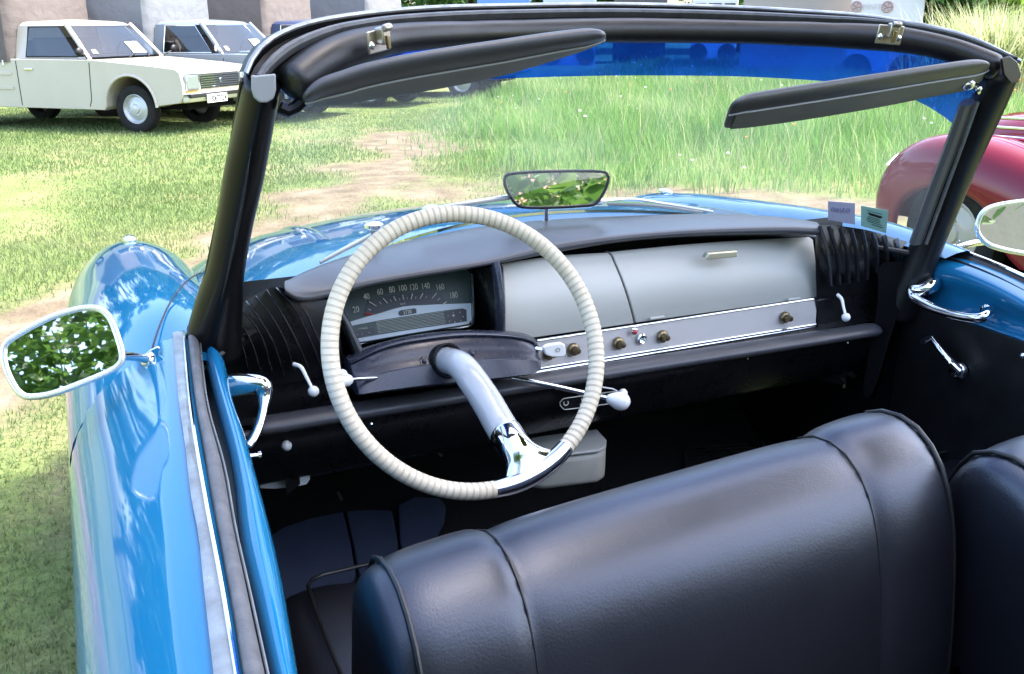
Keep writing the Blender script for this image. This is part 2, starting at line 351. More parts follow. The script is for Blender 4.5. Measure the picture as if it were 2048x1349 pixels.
def lawn_zone(x0, x1, y0, y1, dens, h, wd):
    k = int((x1-x0)*(y1-y0)*dens); x = rng.uniform(x0, x1, k); y = rng.uniform(y0, y1, k)
    keep = (rng.random(k) > dirt(x, y)*1.1-.03) & ~inpoly(x, y, tall_poly) & ~((np.abs(x) < .84) & (y > -2.6) & (y < 1.6)); x, y = x[keep], y[keep]
    return x, y, np.full(len(x), h)*rng.uniform(.5, 1.4, len(x)), np.full(len(x), wd)
zs = [lawn_zone(-2.4, -.8, -.5, 3.2, 9000, .042, .0055), lawn_zone(-3.5, 4, 3.2, 8, 2600, .035, .006), lawn_zone(-4.5, 9, 8, 19, 900, .04, .010)]
x, y, h, wd = [np.concatenate(q) for q in zip(*zs)]
tint = vnoise(x, y, 1.1, 11)*.55+vnoise(x, y, .3, 12)*.25+rng.random(len(x))*.25-.05
tag(blades('lawn_grass', x, y, h, wd, tint, LAWN, .9), 'short mown yellow-green grass around the parked cars', 'grass', kind='stuff')
k = 210000; x = rng.uniform(2.5, 22, k); y = rng.uniform(4, 26, k)
edge = inpoly(x, y, tall_poly) & (rng.random(k) < np.clip(1.5-(y/26)*.8, .3, 1)); x, y = x[edge], y[edge]
hh = (.13+.24*vnoise(x, y, 1.6, 21)+.13*vnoise(x, y, .5, 22))*rng.uniform(.6, 1.3, len(x))
# shorter towards the edge of the patch
ed = seg_dist(x, y, [tall_poly[-1]]+[tall_poly[i] for i in range(8)])+(vnoise(x, y, .7, 27)-.5)*1.1; hh *= np.clip(.30+ed*.5, .14, 1)
tint = vnoise(x, y, .8, 23)*.7+rng.random(len(x))*.4-.1
k = 60000; x2 = rng.uniform(2.5, 9, k); y2 = rng.uniform(4.5, 19, k); d2 = seg_dist(x2, y2, [tall_poly[-2], tall_poly[-1]]+tall_poly[:8])
kp = ~inpoly(x2, y2, tall_poly) & (d2 < 1.5) & (rng.random(k) < (1-d2/1.5)**2*(fbm(x2, y2, .9, 51) > .47)); x2, y2, d2 = x2[kp], y2[kp], d2[kp]
x = np.concatenate([x, x2]); y = np.concatenate([y, y2]); hh = np.concatenate([hh, (.06+.16*(1-d2/1.5)**2)*rng.uniform(.5, 1.4, len(x2))]); tint = np.concatenate([tint, rng.random(len(x2))*.9])
stalk = rng.random(len(x)) < .05; hh[stalk] *= 1.45; tint[stalk] = 1
tag(blades('meadow_grass', x, y, hh, np.where(stalk, .004, .0075)+y*.0003, tint, TALL, .7), 'tall uncut bright green grass seen through the windscreen', 'grass', kind='stuff')
# meadow flowers: small heads on the tall grass, countless
fl = MB(); flo = MB()
for _ in range(260):
    i = rng.integers(len(x)); h_ = hh[i]*rng.uniform(.8, 1.2)+.05
    (flo if rng.random() < .3 else fl).sphere((x[i], y[i], gz(x[i], y[i])+h_), rng.uniform(.012, .026), 6, (1, 1, .5))
PETW = mat('white_petal', (.75, .75, .68), .7); PETO = mat('orange_petal', (.75, .20, .04), .7)
tag(fl.build('white_flower', PETW), 'scattered tiny white flower heads in the tall grass', 'flowers', kind='stuff')
tag(flo.build('orange_flower', PETO), 'scattered tiny orange flower heads in the tall grass', 'flowers', kind='stuff')

# ================================================================== the blue convertible
CAR = tag(empty('convertible_car', (0, -.3, 0)), 'bright blue classic convertible with black interior and cream steering wheel in the foreground', 'car')
INV = CAR.matrix_basis.inverted()
def part(o, parent=None):                    # geometry is written in place coordinates; keep it there under the moved root
    o.parent = parent or CAR
    o.matrix_parent_inverse = (parent.matrix_world if parent is not None else CAR.matrix_basis).inverted() if parent is None else Matrix()
    return o
def B(mb, name, m, parent=None, **k): return part(mb.build(name, m, None, **k), parent)
def T(name, body, size, loc, xa, ya, m, parent, **k): return part(text(name, body, size, loc, xa, ya, m, None, **k), parent)

yb = lambda x: .22-.735*x*x
yh = lambda x: -.10-.54*x*x
def ygl(x, z, off=.0): return yb(x)+(yh(x)-yb(x))*min(1.15, max(-.1, (z-.965)/.395))+off
# ---- windscreen: glass, film, frame
xs = [-.69+1.38*i/28 for i in range(29)]
rows = []
for k in range(9):
    t = k/8; rows.append([V((x*lerp(1, .90, t), lerp(yb(x), yh(x*.9), t), lerp(.985-.09*x*x, 1.375-.13*x*x, t))) for x in xs])
gl = B(MB().grid(rows), 'windscreen_glass', GLASS)
top = SS([(560, 180), (600, 160), (660, 130), (740, 95), (850, 78), (1000, 68), (1240, 62), (1450, 62), (1620, 68), (1760, 82), (1880, 108), (1960, 140)], y=lambda x, z: ygl(x, z, -.012))
bot = SS([(585, 200), (620, 190), (680, 180), (760, 172), (870, 165), (1000, 158), (1200, 152), (1400, 152), (1520, 155), (1650, 163), (1760, 176), (1830, 200), (1880, 228), (1918, 258), (1940, 275)], y=lambda x, z: ygl(x, z, -.012))
a, b = spl(top, 40), spl(bot, 40)
B(MB().grid([[p.lerp(q, t/4) for p, q in zip(a, b)] for t in range(5)]), 'sun_film', FILM, gl)

hy = lambda x, z: yh(x)-.02
rt = SS([(551, 150), (610, 106), (683, 73), (734, 60), (818, 48), (1012, 38), (1232, 35), (1448, 39), (1614, 45), (1738, 49), (1800, 55), (1904, 75), (2012, 112)], y=hy)
rb = SS([(600, 200), (660, 150), (705, 130), (745, 117), (818, 101), (1012, 91), (1232, 87), (1448, 88), (1614, 92), (1738, 100), (1813, 106), (1895, 124), (1985, 165)], y=hy)
rcl = [(p+q)/2 for p, q in zip(rt, rb)]; rr = [(p-q).length/2 for p, q in zip(rt, rb)]
cl = spl(rcl, 70); rad = [float(np.interp(i/69, np.linspace(0, 1, len(rr)), rr)) for i in range(70)]
for i in range(70):                          # sewn joints beside the latches: a slight waist
    for q in (.262, .765): rad[i] *= 1-.05*math.exp(-((i/69-q)/.012)**2)
hdr = B(MB().tube(cl, rad, 20), 'header_roll', LEATHER2, sub=1)
# outer shell of the header: rubber channel rising to the bright outer lip
ot = spl(SS([(492, 150), (500, 128), (537, 84), (610, 51), (720, 31), (866, 18), (1049, 13), (1232, 11), (1448, 16), (1614, 25), (1738, 35), (1862, 56), (1945, 79), (2040, 125)], y=lambda x, z: yh(x)+.015), 70)
it = spl(SS([(540, 158), (551, 148), (610, 104), (683, 71), (734, 58), (818, 46), (1012, 36), (1232, 33), (1448, 37), (1614, 43), (1738, 47), (1800, 53), (1904, 73), (2012, 112)], y=lambda x, z: yh(x)-.018), 70)
rows = []
for t, dz, dy in ((0, .0, .05), (0, .002, .02), (.02, .0, 0), (.12, -.006, .006), (.38, -.008, .008), (.45, .001, -.002), (.62, .002, -.002), (.70, -.006, .004), (1, -.008, .010)):
    rows.append([p.lerp(q, t)+V((0, dy, dz)) for p, q in zip(ot, it)])
B(MB().grid(rows), 'header_channel', LACQ, hdr)
B(MB().tube([p+V((0, -.001, .0015)) for p in ot], .0034, 8), 'outer_lip', ALU, hdr)
B(MB().grid([[p.lerp(q, t)+V((0, dy, dz)) for p, q in zip(ot, it)] for t, dy, dz in ((.34, .006, -.006), (.37, -.004, .0), (.45, -.008, .003), (.55, -.009, .003), (.66, -.006, .001), (.70, .004, -.006))]), 'weatherstrip', RUBBER, hdr)
# pillars
def pillar(path_px, ys, rad_, name):
    pts = [S(a, b, y=y_) for (a, b), y_ in zip(path_px, ys)]
    c = spl(pts, 24); r_ = [tuple(np.interp(i/23, np.linspace(0, 1, len(rad_)), q) for q in zip(*rad_)) for i in range(24)]
    return MB().tube(c, r_, 20, up=(0, 1, 0))
pl = B(pillar([(425, 720), (430, 660), (440, 600), (470, 440), (502, 280), (520, 185), (527, 150)], [-.10, -.11, -.125, -.18, -.24, -.285, -.30], [(.035, .044), (.034, .036), (.032, .026), (.030, .0245), (.030, .026), (.030, .024), (.030, .022)], 'l'), 'windscreen_pillar', LACQ, sub=1)
B(MB().tube(spl([S(a, b, y=y_) for (a, b), y_ in zip([(392, 660), (420, 520), (445, 400), (468, 270), (486, 160)], [-.105, -.15, -.19, -.235, -.29])], 20), .004, 8), 'pillar_beading', LACQ, pl)
B(MB().tube(spl([S(a, b, y=y_) for (a, b), y_ in zip([(462, 620), (482, 500), (505, 390), (530, 270), (552, 190)], [-.10, -.14, -.18, -.225, -.27])], 20), .004, 8), 'glazing_seal', BRUB, pl)
pr = B(pillar([(1790, 640), (1842, 520), (1880, 430), (1920, 330), (1965, 230), (1998, 155), (2006, 130)], [-.09, -.12, -.15, -.195, -.245, -.285, -.30], [(.034, .038), (.034, .036), (.03, .030), (.03, .0305), (.03, .033), (.03, .034), (.03, .028)], 'r'), 'windscreen_pillar', LEATHER2, sub=1)
B(MB().tube(spl([S(a, b, y=y_) for (a, b), y_ in zip([(1832, 485), (1862, 400), (1900, 300), (1935, 205)], [-.14, -.175, -.22, -.265])], 20), (.010, .0155), 8, up=(0, 1, 0)), 'pillar_trim', mat('pillar_trim_grey', (.085, .085, .088), .5), pr)
B(MB().tube(spl([S(a, b, y=y_) for (a, b), y_ in zip([(1852, 488), (1884, 400), (1921, 300), (1955, 205)], [-.155, -.19, -.235, -.28])], 20), .0035, 8), 'pillar_beading', ALU, pr)
# end plates where the hood frame seats on the header
def plate(px, y, m, name, parent, thick=.004, bev=.002):
    pts = SS(px, y=y); return B(MB().prism(pts, (0, thick, 0)), name, m, parent, bevel=bev)
plate([(503, 150), (512, 152), (530, 150), (552, 148), (553, 180), (548, 198), (535, 206), (520, 206), (508, 196), (503, 178)], -.335, GREYCAP, 'frame_end_plate', pl)
plate([(2003, 118), (2020, 112), (2036, 124), (2044, 150), (2036, 166), (2022, 168), (2008, 150)], -.335, LEATHER2, 'frame_end_plate', pr)
# latches
def latch(cx, cy, wpx, hpx, y, lean, turn):
    c = S(cx, cy, y=y); k = (c-CAM).dot(FW)/F; W_, H_ = wpx*k, hpx*k
    xa = V((1, turn, lean)).normalized(); za = V((-lean, -.15, 1)).normalized(); za = (za-xa*za.dot(xa)).normalized(); ya = za.cross(xa).normalized(); ax = (xa, ya, za)
    o = B(MB().box(c, W_, .004, H_, ax), 'header_latch', STEEL, bevel=.0015)
    h = MB().box(c-ya*.008+za*(H_*.25), W_*.36, .014, H_*.75, ax); h.tube([c-ya*.016+za*(H_*.62)-xa*W_*.16, c-ya*.016+za*(H_*.62)+xa*W_*.16], .005, 8)
    B(h, 'catch', STEEL, o, bevel=.002); B(MB().box(c-ya*.016-za*(H_*.02), W_*.14, .004, H_*.6, ax), 'hook', BRASS, o, bevel=.001)
    for s in (-1, 1):
        q = c+xa*(s*W_*.36)-za*(H_*.12)
        B(MB().lathe([(.0001, -.0055), (.003, -.005), (.0048, -.003), (.0052, -.0015)], q, ya, 14), 'screw', CHROME, o)
latch(757, 82, 66, 44, -.285, .16, .62); latch(1779, 70, 54, 37, -.255, -.08, -.30)
# sun visors
UNDERLIT = mat('visor_underside_lit', (.13, .13, .128), .6, noise=(14, .6, (.17, .17, .165)), bump=(300, .2, .0005))  # paler grey for the visor underside, its lit look put into the colour
def visor(tp, bp_, yt, yb_, thick, seam):
    n_ = 36; t3 = spl([S(a, b, y=yt) for a, b in tp], n_); b3 = spl([S(a, b, y=yb_) for a, b in bp_], n_)
    rows = []; sm = []; und = []
    for i, (p, q) in enumerate(zip(t3, b3)):
        e = min(i, n_-1-i)/3.0; s = min(1, .35+.65*math.sqrt(min(1, e)))
        d = q-p; L = d.length; d.normalize(); ax = (t3[min(i+1, n_-1)]-t3[max(i-1, 0)]).normalized(); nn = d.cross(ax).normalized()
        if nn.z < 0: nn = -nn
        th = thick*s; ring = []
        for f_, g_ in ((0, .0), (.03, .62), (.12, .98), (.35, 1.0), (.7, .7), (.95, .45), (1, 0), (.95, -.45), (.7, -.7), (.35, -1.0), (.12, -.98), (.03, -.62)):
            ring.append(p+d*(L*f_)+nn*(g_*th/2))
        rows.append(ring); sm.append(p+d*(L*seam)-nn*(th*.53)); und.append([p+d*(L*f_)-nn*(g_*th/2+.0008) for f_, g_ in ((seam, .96), (.55, .86), (.75, .67), (.93, .5), (.985, .3))])
    m_ = MB().grid(rows, cv=True); k = 12; o0 = 0
    m_.f.append(tuple(range(k))); m_.f.append(tuple((n_-1)*k+j for j in range(k))[::-1])
    o = B(m_, 'sun_visor', VISOR, sub=1)
    B(MB().tube(sm, .0016, 6), 'seam', GREYCAP, o); B(MB().grid(und[1:-1]), 'visor_lit_side', UNDERLIT, o); return o
v1 = visor([(606, 196), (640, 166), (690, 148), (725, 135), (800, 117), (900, 100), (1000, 86), (1100, 73), (1190, 66), (1213, 72)],
           [(605, 214), (640, 209), (700, 202), (740, 196), (830, 182), (920, 166), (1010, 146), (1090, 122), (1160, 98), (1212, 80)], -.345, -.265, .020, .38)
v2 = visor([(1462, 210), (1490, 193), (1560, 180), (1650, 166), (1760, 149), (1860, 134), (1950, 122), (1982, 128)],
           [(1443, 258), (1470, 256), (1550, 246), (1650, 231), (1760, 212), (1860, 192), (1940, 176), (1975, 150)], -.335, -.275, .018, .36)
B(MB().tube(SS([(1935, 165), (1950, 172), (1956, 186)], y=-.29), .006, 8).sphere(S(1937, 168, y=-.30), .011), 'pivot', CHROME, v2)
B(MB().sphere(S(1957, 178, y=-.30), .006), 'screw', CHROME, v2)
B(MB().tube(SS([(560, 215), (575, 222), (592, 215), (606, 202)], y=-.30), .008, 8), 'pivot', LACQ, v1)

# ---- body: left wing, door outside, bonnet
def ext(pts, yend):
    d = (pts[-1]-pts[-3]); return pts+[pts[-1]+d*((yend-pts[-1].y)/d.y)] if pts[-1].y > yend else pts
wing = [(-.165, [(-.70, .928), (-.748, .938), (-.785, .929), (-.845, .895), (-.885, .847), (-.901, .78), (-.90, .62), (-.87, .35)]),
        (.05, [(-.675, .935), (-.725, .955), (-.78, .948), (-.838, .912), (-.884, .855), (-.903, .77), (-.903, .6), (-.87, .35)]),
        (.28, [(-.645, .905), (-.695, .938), (-.755, .942), (-.83, .912), (-.884, .85), (-.905, .755), (-.903, .6), (-.87, .35)]),
        (.55, [(-.61, .835), (-.665, .895), (-.74, .918), (-.822, .892), (-.882, .825), (-.906, .73), (-.9, .58), (-.87, .35)]),
        (.82, [(-.60, .765), (-.65, .85), (-.735, .886), (-.82, .86), (-.88, .79), (-.905, .69), (-.895, .55), (-.865, .35)]),
        (1.05, [(-.60, .70), (-.65, .795), (-.735, .838), (-.815, .815), (-.87, .745), (-.895, .65), (-.88, .52), (-.855, .35)]),
        (1.22, [(-.615, .62), (-.66, .70), (-.735, .742), (-.80, .72), (-.85, .66), (-.868, .585), (-.86, .49), (-.84, .35)]),
        (1.32, [(-.66, .55), (-.69, .60), (-.735, .62), (-.775, .61), (-.80, .58), (-.812, .54), (-.81, .48), (-.80, .40)])]
def wingmesh(s):
    secs = [[V((s*-a, y_, b)) for a, b in q] for y_, q in wing]
    cols = [spl([sec[j] for sec in secs], 34) for j in range(8)]
    return MB().grid([spl([c[i] for c in cols], 26) for i in range(34)])
lw = B(wingmesh(-1), 'front_wing', BLUE)
rw = B(wingmesh(1), 'front_wing', BLUE)
# headlamp cowl trim on the wing crest
for s, w_ in ((-1, lw), (1, rw)):
    B(MB().sphere((s*.742, .90, .878), .020, 14, (.8, 1.7, .42)), 'headlamp_trim', CHROME, w_)
B(MB().tube(spl([S(a, b, z=z_) for a, b, z_ in ((402, 546, .962), (382, 556, .962), (362, 575, .962), (340, 606, .960), (322, 645, .955), (308, 685, .946), (300, 720, .925))], 24), .0014, 6), 'panel_gap', BRUB, lw)
# door outside
zt = .945
cr = ext(spl([S(a, b, z=.940) for a, b in ((305, 700), (312, 750), (318, 800), (320, 950), (330, 1040), (345, 1187), (367, 1349))], 20), -1.7)
e1 = ext(spl([S(a, b, z=zt) for a, b in ((345, 665), (350, 730), (357, 800), (369, 881), (381, 987), (393, 1052), (409, 1187), (427, 1349))], 20), -1.7)
cr = spl(cr, 40); e1 = spl(e1, 40)
e1b = [p+V((.03, 0, -.004)) for p in e1]
def below(k, z_, x_): return [V((lerp(p.x, x_, k), p.y, z_)) for p in cr]
rows = [e1b, e1, [p.lerp(q, .5)+V((0, 0, .002)) for p, q in zip(e1, cr)], [p+V((.006, 0, .0015)) for p in cr], cr, [p+V((-.008, 0, -.005)) for p in cr], below(.35, .918, -.90), below(.65, .89, -.90), below(.85, .855, -.902), below(1, .80, -.903), below(1, .72, -.905), below(1, .6, -.90), below(1, .35, -.87)]
dl = B(MB().grid(rows), 'door', BLUE, sub=1)
def pxcurve(pts, z_, n_=40, yend=-1.7): return spl(ext(spl([S(a, b, z=z_) for a, b in pts], 20), yend), n_)
tl = pxcurve(((345, 665), (357, 800), (369, 881), (381, 987), (391, 1040), (396, 1060), (409, 1187), (427, 1349)), .951)
tr_ = pxcurve(((366, 665), (378, 800), (389, 881), (399, 942), (420, 1060), (440, 1166), (470, 1349)), .951)
B(MB().grid([[p+V((0, 0, -.008)) for p in tl], tl, [p.lerp(q, .5)+V((0, 0, .002)) for p, q in zip(tl, tr_)], tr_, [p+V((0, 0, -.010)) for p in tr_]]), 'belt_trim', ALU, dl)
B(MB().tube([p+V((.001, 0, .001)) for p in tr_], .0022, 8), 'chrome_bead', CHROME, dl)
B(MB().grid([[p+V((.001, 0, -.003)) for p in tr_], [p+V((.007, 0, -.006)) for p in tr_], [p+V((.012, 0, -.02)) for p in tr_]]), 'inner_flange', BLUE, dl)
ra_ = pxcurve(((372, 662), (388, 800), (405, 898), (424, 1020), (437, 1080), (452, 1166), (482, 1349)), .945)
rb_ = pxcurve(((398, 668), (412, 800), (440, 905), (453, 960), (466, 1040), (476, 1090), (498, 1187), (533, 1349)), .945)
rows = []
for t, dz in ((0, -.03), (0, .0), (.12, .009), (.35, .012), (.6, .011), (.85, .007), (.97, .0), (1, -.03)):
    rows.append([p.lerp(q, t)+V((0, 0, dz+.0016*math.sin(i*1.3)*(.3 < i/40 < .8))) for i, (p, q) in enumerate(zip(ra_, rb_))])
B(MB().grid(rows), 'rubber_seal', RUBBER, dl, sub=1)
B(MB().tube([p+V((.001, 0, .001)) for p in rb_], .0012, 6), 'seal_edge', ALU, dl)
B(MB().grid([[p+V((-.06, 0, -.05)) for p in ra_], [p+V((.02, 0, -.05)) for p in rb_]]), 'window_slot', BRUB, dl)
la = pxcurve(((405, 700), (428, 800), (462, 942), (478, 1093), (501, 1187), (537, 1349)), .925)
lb = pxcurve(((455, 735), (468, 800), (492, 870), (515, 950), (560, 1126), (599, 1349)), .925)
rows = [[p+V((.002, 0, -.06)) for p in la]]
for t, dz in ((0, -.01), (.05, .004), (.25, .014), (.5, .017), (.75, .014), (.93, .004), (1.0, -.012), (1.02, -.05), (.95, -.10), (.9, -.13)):
    rows.append([p.lerp(q, t)+V((0, 0, dz)) for p, q in zip(la, lb)])
B(MB().grid(rows), 'door_rail', BLUE, dl, sub=1)
B(MB().grid([[p+V((-.004, 0, -.115)) for p in lb], [p+V((-.012, 0, -.35)) for p in lb], [p+V((-.012, 0, -.62)) for p in lb]]), 'door_panel', DARK, dl)
# chrome pull on the driver's door
h = MB().tube(spl([S(455, 775, y=-.19), S(478, 770, y=-.20), S(505, 769, y=-.21), S(524, 772, y=-.215), S(529, 790, y=-.22), S(526, 820, y=-.235), S(518, 852, y=-.25), S(507, 878, y=-.265), S(494, 895, y=-.275)], 40),
              [(.0185-.0003*i, .017-.0003*i) if i < 14 else (max(.0065, .0145-.0010*(i-14)), max(.0055, .013-.0009*(i-14))) for i in range(40)], 14)
B(h, 'door_pull', CHROME, dl, sub=1)
B(MB().tube([S(495, 914, y=-.30), S(516, 912, y=-.30)], .004, 10).lathe([(.0001, 0), (.0058, .001), (.0058, .005), (.0001, .006)], S(515, 912, y=-.30), (1, -.1, 0), 12), 'lock_button', CHROME, dl)
# bonnet and scuttle
def hz(x, y): t = max(0, y-.25); return 1.000-.085*t-.115*t*t-(.13+.10*t)*x*x-.6*max(0, abs(x)-.45)**2
rows = []
for i in range(30):
    t = i/29; rows.append([])
    for j in range(41):
        x_ = (-.72+1.44*j/40)*lerp(1, .80, t); y0 = yb(x_)+.03; rows[-1].append(V((x_, lerp(y0, 1.75, t**1.3), hz(x_, lerp(max(y0, .1), 1.75, t**1.3)))))
bn = B(MB().grid(rows), 'bonnet', BLUE, sub=1)
for s in (-.42, .42):                       # pressed ridges run up the bonnet
    B(MB().tube([V((s*lerp(1, .7, i/20), lerp(.30, 1.6, i/20), hz(s*lerp(1, .7, i/20), lerp(.30, 1.6, i/20))-.004)) for i in range(21)], (.008, .02), 8, up=(0, 0, 1)), 'bonnet_ridge', BLUE, bn)
sc1 = [V((x_, yb(x_)+.028, .995-.13*x_*x_-.6*max(0, abs(x_)-.45)**2)) for x_ in xs]; sc0 = [V((x_, yb(x_)-.01, .975-.11*x_*x_)) for x_ in xs]
B(MB().grid([sc0, [p.lerp(q, .5)+V((0, 0, .004)) for p, q in zip(sc0, sc1)], sc1]), 'scuttle', BLUE)
B(MB().tube([p+V((0, -.004, .003)) for p in sc0], .006, 8), 'windscreen_seal', BRUB, gl)
sk0 = [p for p in sc0 if abs(p.x) < .60]; B(MB().grid([[p+V((0, -.006, -.002)) for p in sk0], [p+V((0, -.006, -.12)) for p in sk0], [p+V((0, -.006, -.30)) for p in sk0]]), 'scuttle_skirt', DARK)
# wipers
WIPER = mat('satin_wiper_arm', (.60, .61, .62), .35, metal=.7)
def wiper(arm, blade, name='wiper'):
    a3 = spl([S(a, b, y=lambda x, z: ygl(x, z, .035)) for a, b in arm], 14); o = B(MB().tube(a3, [(.003, .008-.0003*i) for i in range(14)], 8, up=(0, 0, 1)), name, WIPER)
    B(MB().tube(spl([S(a, b, y=lambda x, z: ygl(x, z, .022)) for a, b in blade], 14), (.003, .002), 6), 'blade', GREYCAP, o)
    B(MB().sphere(a3[0], .014, 10, (1.3, 1, .6)), 'spindle', CHROME, o)
wiper([(862, 418), (920, 408), (980, 398), (1048, 388)], [(880, 416), (960, 405), (1040, 394)])
wiper([(1195, 403), (1260, 398), (1330, 408), (1425, 424)], [(1215, 408), (1310, 412), (1405, 426)])
wiper([(748, 452), (742, 470), (700, 492), (650, 520)], [(740, 474), (690, 500), (640, 526)])

# ---- dashboard
ypf = lambda x, z: yb(x)-.015
ypr = lambda x, z: -.02-.27*x*x
padF = spl(SS([(572, 566), (592, 549), (637, 527), (704, 503), (754, 490), (854, 467), (954, 449), (1087, 437), (1219, 431), (1424, 426), (1561, 434), (1629, 446)], y=lambda x, z: ypf(x, z)-.22*max(0, abs(x)-.42)), 44)
padR = spl(SS([(569, 574), (584, 586), (613, 590), (687, 572), (754, 558), (854, 541), (987, 519), (1117, 488), (1253, 470), (1390, 460), (1561, 455), (1640, 458)], y=ypr), 44)
padL = spl(SS([(570, 586), (587, 603), (616, 607), (690, 588), (757, 570), (857, 553), (987, 531), (1117, 506), (1253, 484), (1390, 473), (1561, 468), (1640, 471)], y=ypr), 44)
rows = [[p+V((0, .02, -.03)) for p in padF], padF]
for t, dz in ((.25, .005), (.5, .006), (.75, .005), (.92, .002)): rows.append([p.lerp(q, t)+V((0, 0, dz)) for p, q in zip(padF, padR)])
rows += [padR, [p.lerp(q, .5)+V((0, -.004, 0)) for p, q in zip(padR, padL)], padL, [p+V((0, .02, -.004)) for p in padL], [p+V((0, .07, -.02)) for p in padL]]
B(MB().grid(rows), 'dash_pad', PADM, sub=1)
DP = lambda x, z: -.012
# dark backing behind everything under the pad
B(MB().add([(-.66, .06, .70), (.64, .06, .70), (.64, .06, .975), (-.66, .06, .975)], [(0, 1, 2, 3)]), 'dash_backing', DARK)
def face(px_rows, ys, n_=24):
    return [spl([S(a, b, y=y_) for a, b in r], n_) for r, y_ in zip(px_rows, ys)]
def quad(tl_, tr2, bl, br, ys, n_=18):
    rows = []
    for k, y_ in enumerate(ys):
        t = k/(len(ys)-1); c0 = (lerp(tl_[0], bl[0], t), lerp(tl_[1], bl[1], t)); c1 = (lerp(tr2[0], br[0], t), lerp(tr2[1], br[1], t))
        rows.append([S(lerp(c0[0], c1[0], j/(n_-1)), lerp(c0[1], c1[1], j/(n_-1)), y=y_) for j in range(n_)])
    return rows
prof = [-.012, -.030, -.045, -.054, -.058, -.058, -.054]
gcurve = lambda k: 12*math.sin(math.pi*k/6)   # the dividing joint bows with the bulge
def glove(TL, TR, BL_, BR, bow_l, bow_r):
    rows = []
    for k, y_ in enumerate(prof):
        t = k/6; l = (lerp(TL[0], BL_[0], t)+bow_l*math.sin(math.pi*t), lerp(TL[1], BL_[1], t)); r = (lerp(TR[0], BR[0], t)+bow_r*math.sin(math.pi*t), lerp(TR[1], BR[1], t))
        rows.append([S(lerp(l[0], r[0], j/17), lerp(l[1], r[1], j/17)-4*math.sin(math.pi*j/17)*(1-t), y=y_) for j in range(18)])
    rows = [[p+V((0, .012, .003)) for p in rows[0]]]+rows+[[p+V((0, .012, -.003)) for p in rows[-1]]]
    rows = [[r[0]+V((0, .012, 0))]+r+[r[-1]+V((0, .012, 0))] for r in rows]
    return MB().grid(rows)
B(glove((1006, 535), (1222, 512), (1010, 684), (1268, 647), 2, 4), 'dash_panel', GLOVE, bevel=.0015, angle=50)
gb_ = B(glove((1226, 511), (1626, 480), (1272, 646), (1634, 595), 4, 3), 'glove_box_lid', GLOVE, bevel=.0015, angle=50)
B(MB().prism(SS([(1411, 518), (1418, 507), (1475, 502), (1475, 515), (1416, 520)], y=-.066), (0, .014, 0)), 'lid_handle', mat('pale_gold', (.66, .62, .44), .38, metal=.75), gb_, bevel=.002)
for a in ((1300, 638, 1328, 634), (1576, 600, 1600, 597)): B(MB().tube(SS([(a[0], a[1]), (a[2], a[3])], y=-.060), .003, 8), 'hinge', GLOVE, gb_)
st = quad((1006, 693), (1634, 598), (1008, 751), (1631, 651), [-.056, -.060, -.064], 10)
stp = B(MB().grid([[p+V((0, .01, 0)) for p in st[0]]]+st+[[p+V((0, .01, 0)) for p in st[-1]]]), 'trim_strip', STRIP)
B(MB().tube([p+V((0, -.001, .0015)) for p in st[0]], .0020, 8), 'bright_bead', CHROME, stp)
B(MB().tube([p+V((0, -.001, .003)) for p in st[2]], .0020, 8), 'bright_bead', CHROME, stp)
B(MB().tube([p+V((0, -.002, -.003)) for p in st[2]], .0020, 8), 'bright_bead', CHROME, stp)
B(MB().tube(SS([(1636, 478), (1637, 540), (1634, 652)], y=-.058), .003, 6), 'end_joint', BLACKP, stp)
def knob(px, py, s=1.0):
    c = S(px, py, y=-.062); ax = V((.03, -1, .10))
    o = B(MB().lathe([(.0118*s, 0), (.0118*s, .004), (.0095*s, .007), (.0075*s, .0075)], c, ax, 20), 'switch_knob', BRASS, stp)
    # the pull stem sits in its collar as one turned piece
    m_ = MB().lathe([(.0066*s, .003), (.0066*s, .010), (.0058*s, .012), (.0055*s, .017), (.0058*s, .018), (.0050*s, .020), (.0002, .0205)], c, ax, 16)
    q = m_.build('switch_stem', BRASS, None); part(q, stp); return o
for a, b in ((1146, 699), (1236, 687), (1324, 673), (1569, 635), (1097, 707)): knob(a, b)
c = S(1268, 663, y=-.064); B(MB().lathe([(.0065, 0), (.0065, .003), (.0048, .004)], c, (0, -1, .1), 16), 'bezel', CHROME, stp); B(MB().sphere(c+V((0, -.004, 0)), .0047, 12), 'warning_light', REDL, stp)
c = S(1283, 678, y=-.064); B(MB().lathe([(.0098, 0), (.0098, .003), (.0075, .005), (.0058, .004), (.0056, -.004), (.0001, -.004)], c, (0, -1, .1), 20), 'lighter_socket', CHROME, stp)
# padded lower rail and knee panel
ral = [S(500, 856, y=-.105), S(530, 851, y=-.105), S(900, 792, y=-.105), S(1240, 738, y=-.105), S(1757, 658, y=-.105)]
rl = B(MB().tube(spl(ral, 40), (.0135, .024), 14, up=(0, 0, 1)), 'dash_rail', PADM, sub=1)
z0 = ral[0].z; B(MB().grid([[V((x_, y_, z_)) for x_ in (-.665, -.3, 0, .3, .635)] for y_, z_ in ((-.06, z0-.008), (-.098, z0-.012), (-.095, z0-.03), (-.06, z0-.14), (.05, z0-.17))]), 'knee_panel', BLACKP, sub=1)
B(MB().grid([[V((x_, y_, z_)) for x_ in (-.66, -.3, 0, .3, .63)] for y_, z_ in ((-.05, z0-.002), (-.085, z0-.004))]), 'dash_shelf', BLACKP)
for a, b in ((1495, 718), (1695, 686), (865, 760), (742, 848)): B(MB().sphere(S(a, b, y=-.098), .003, 8), 'screw', CHROME, rl)
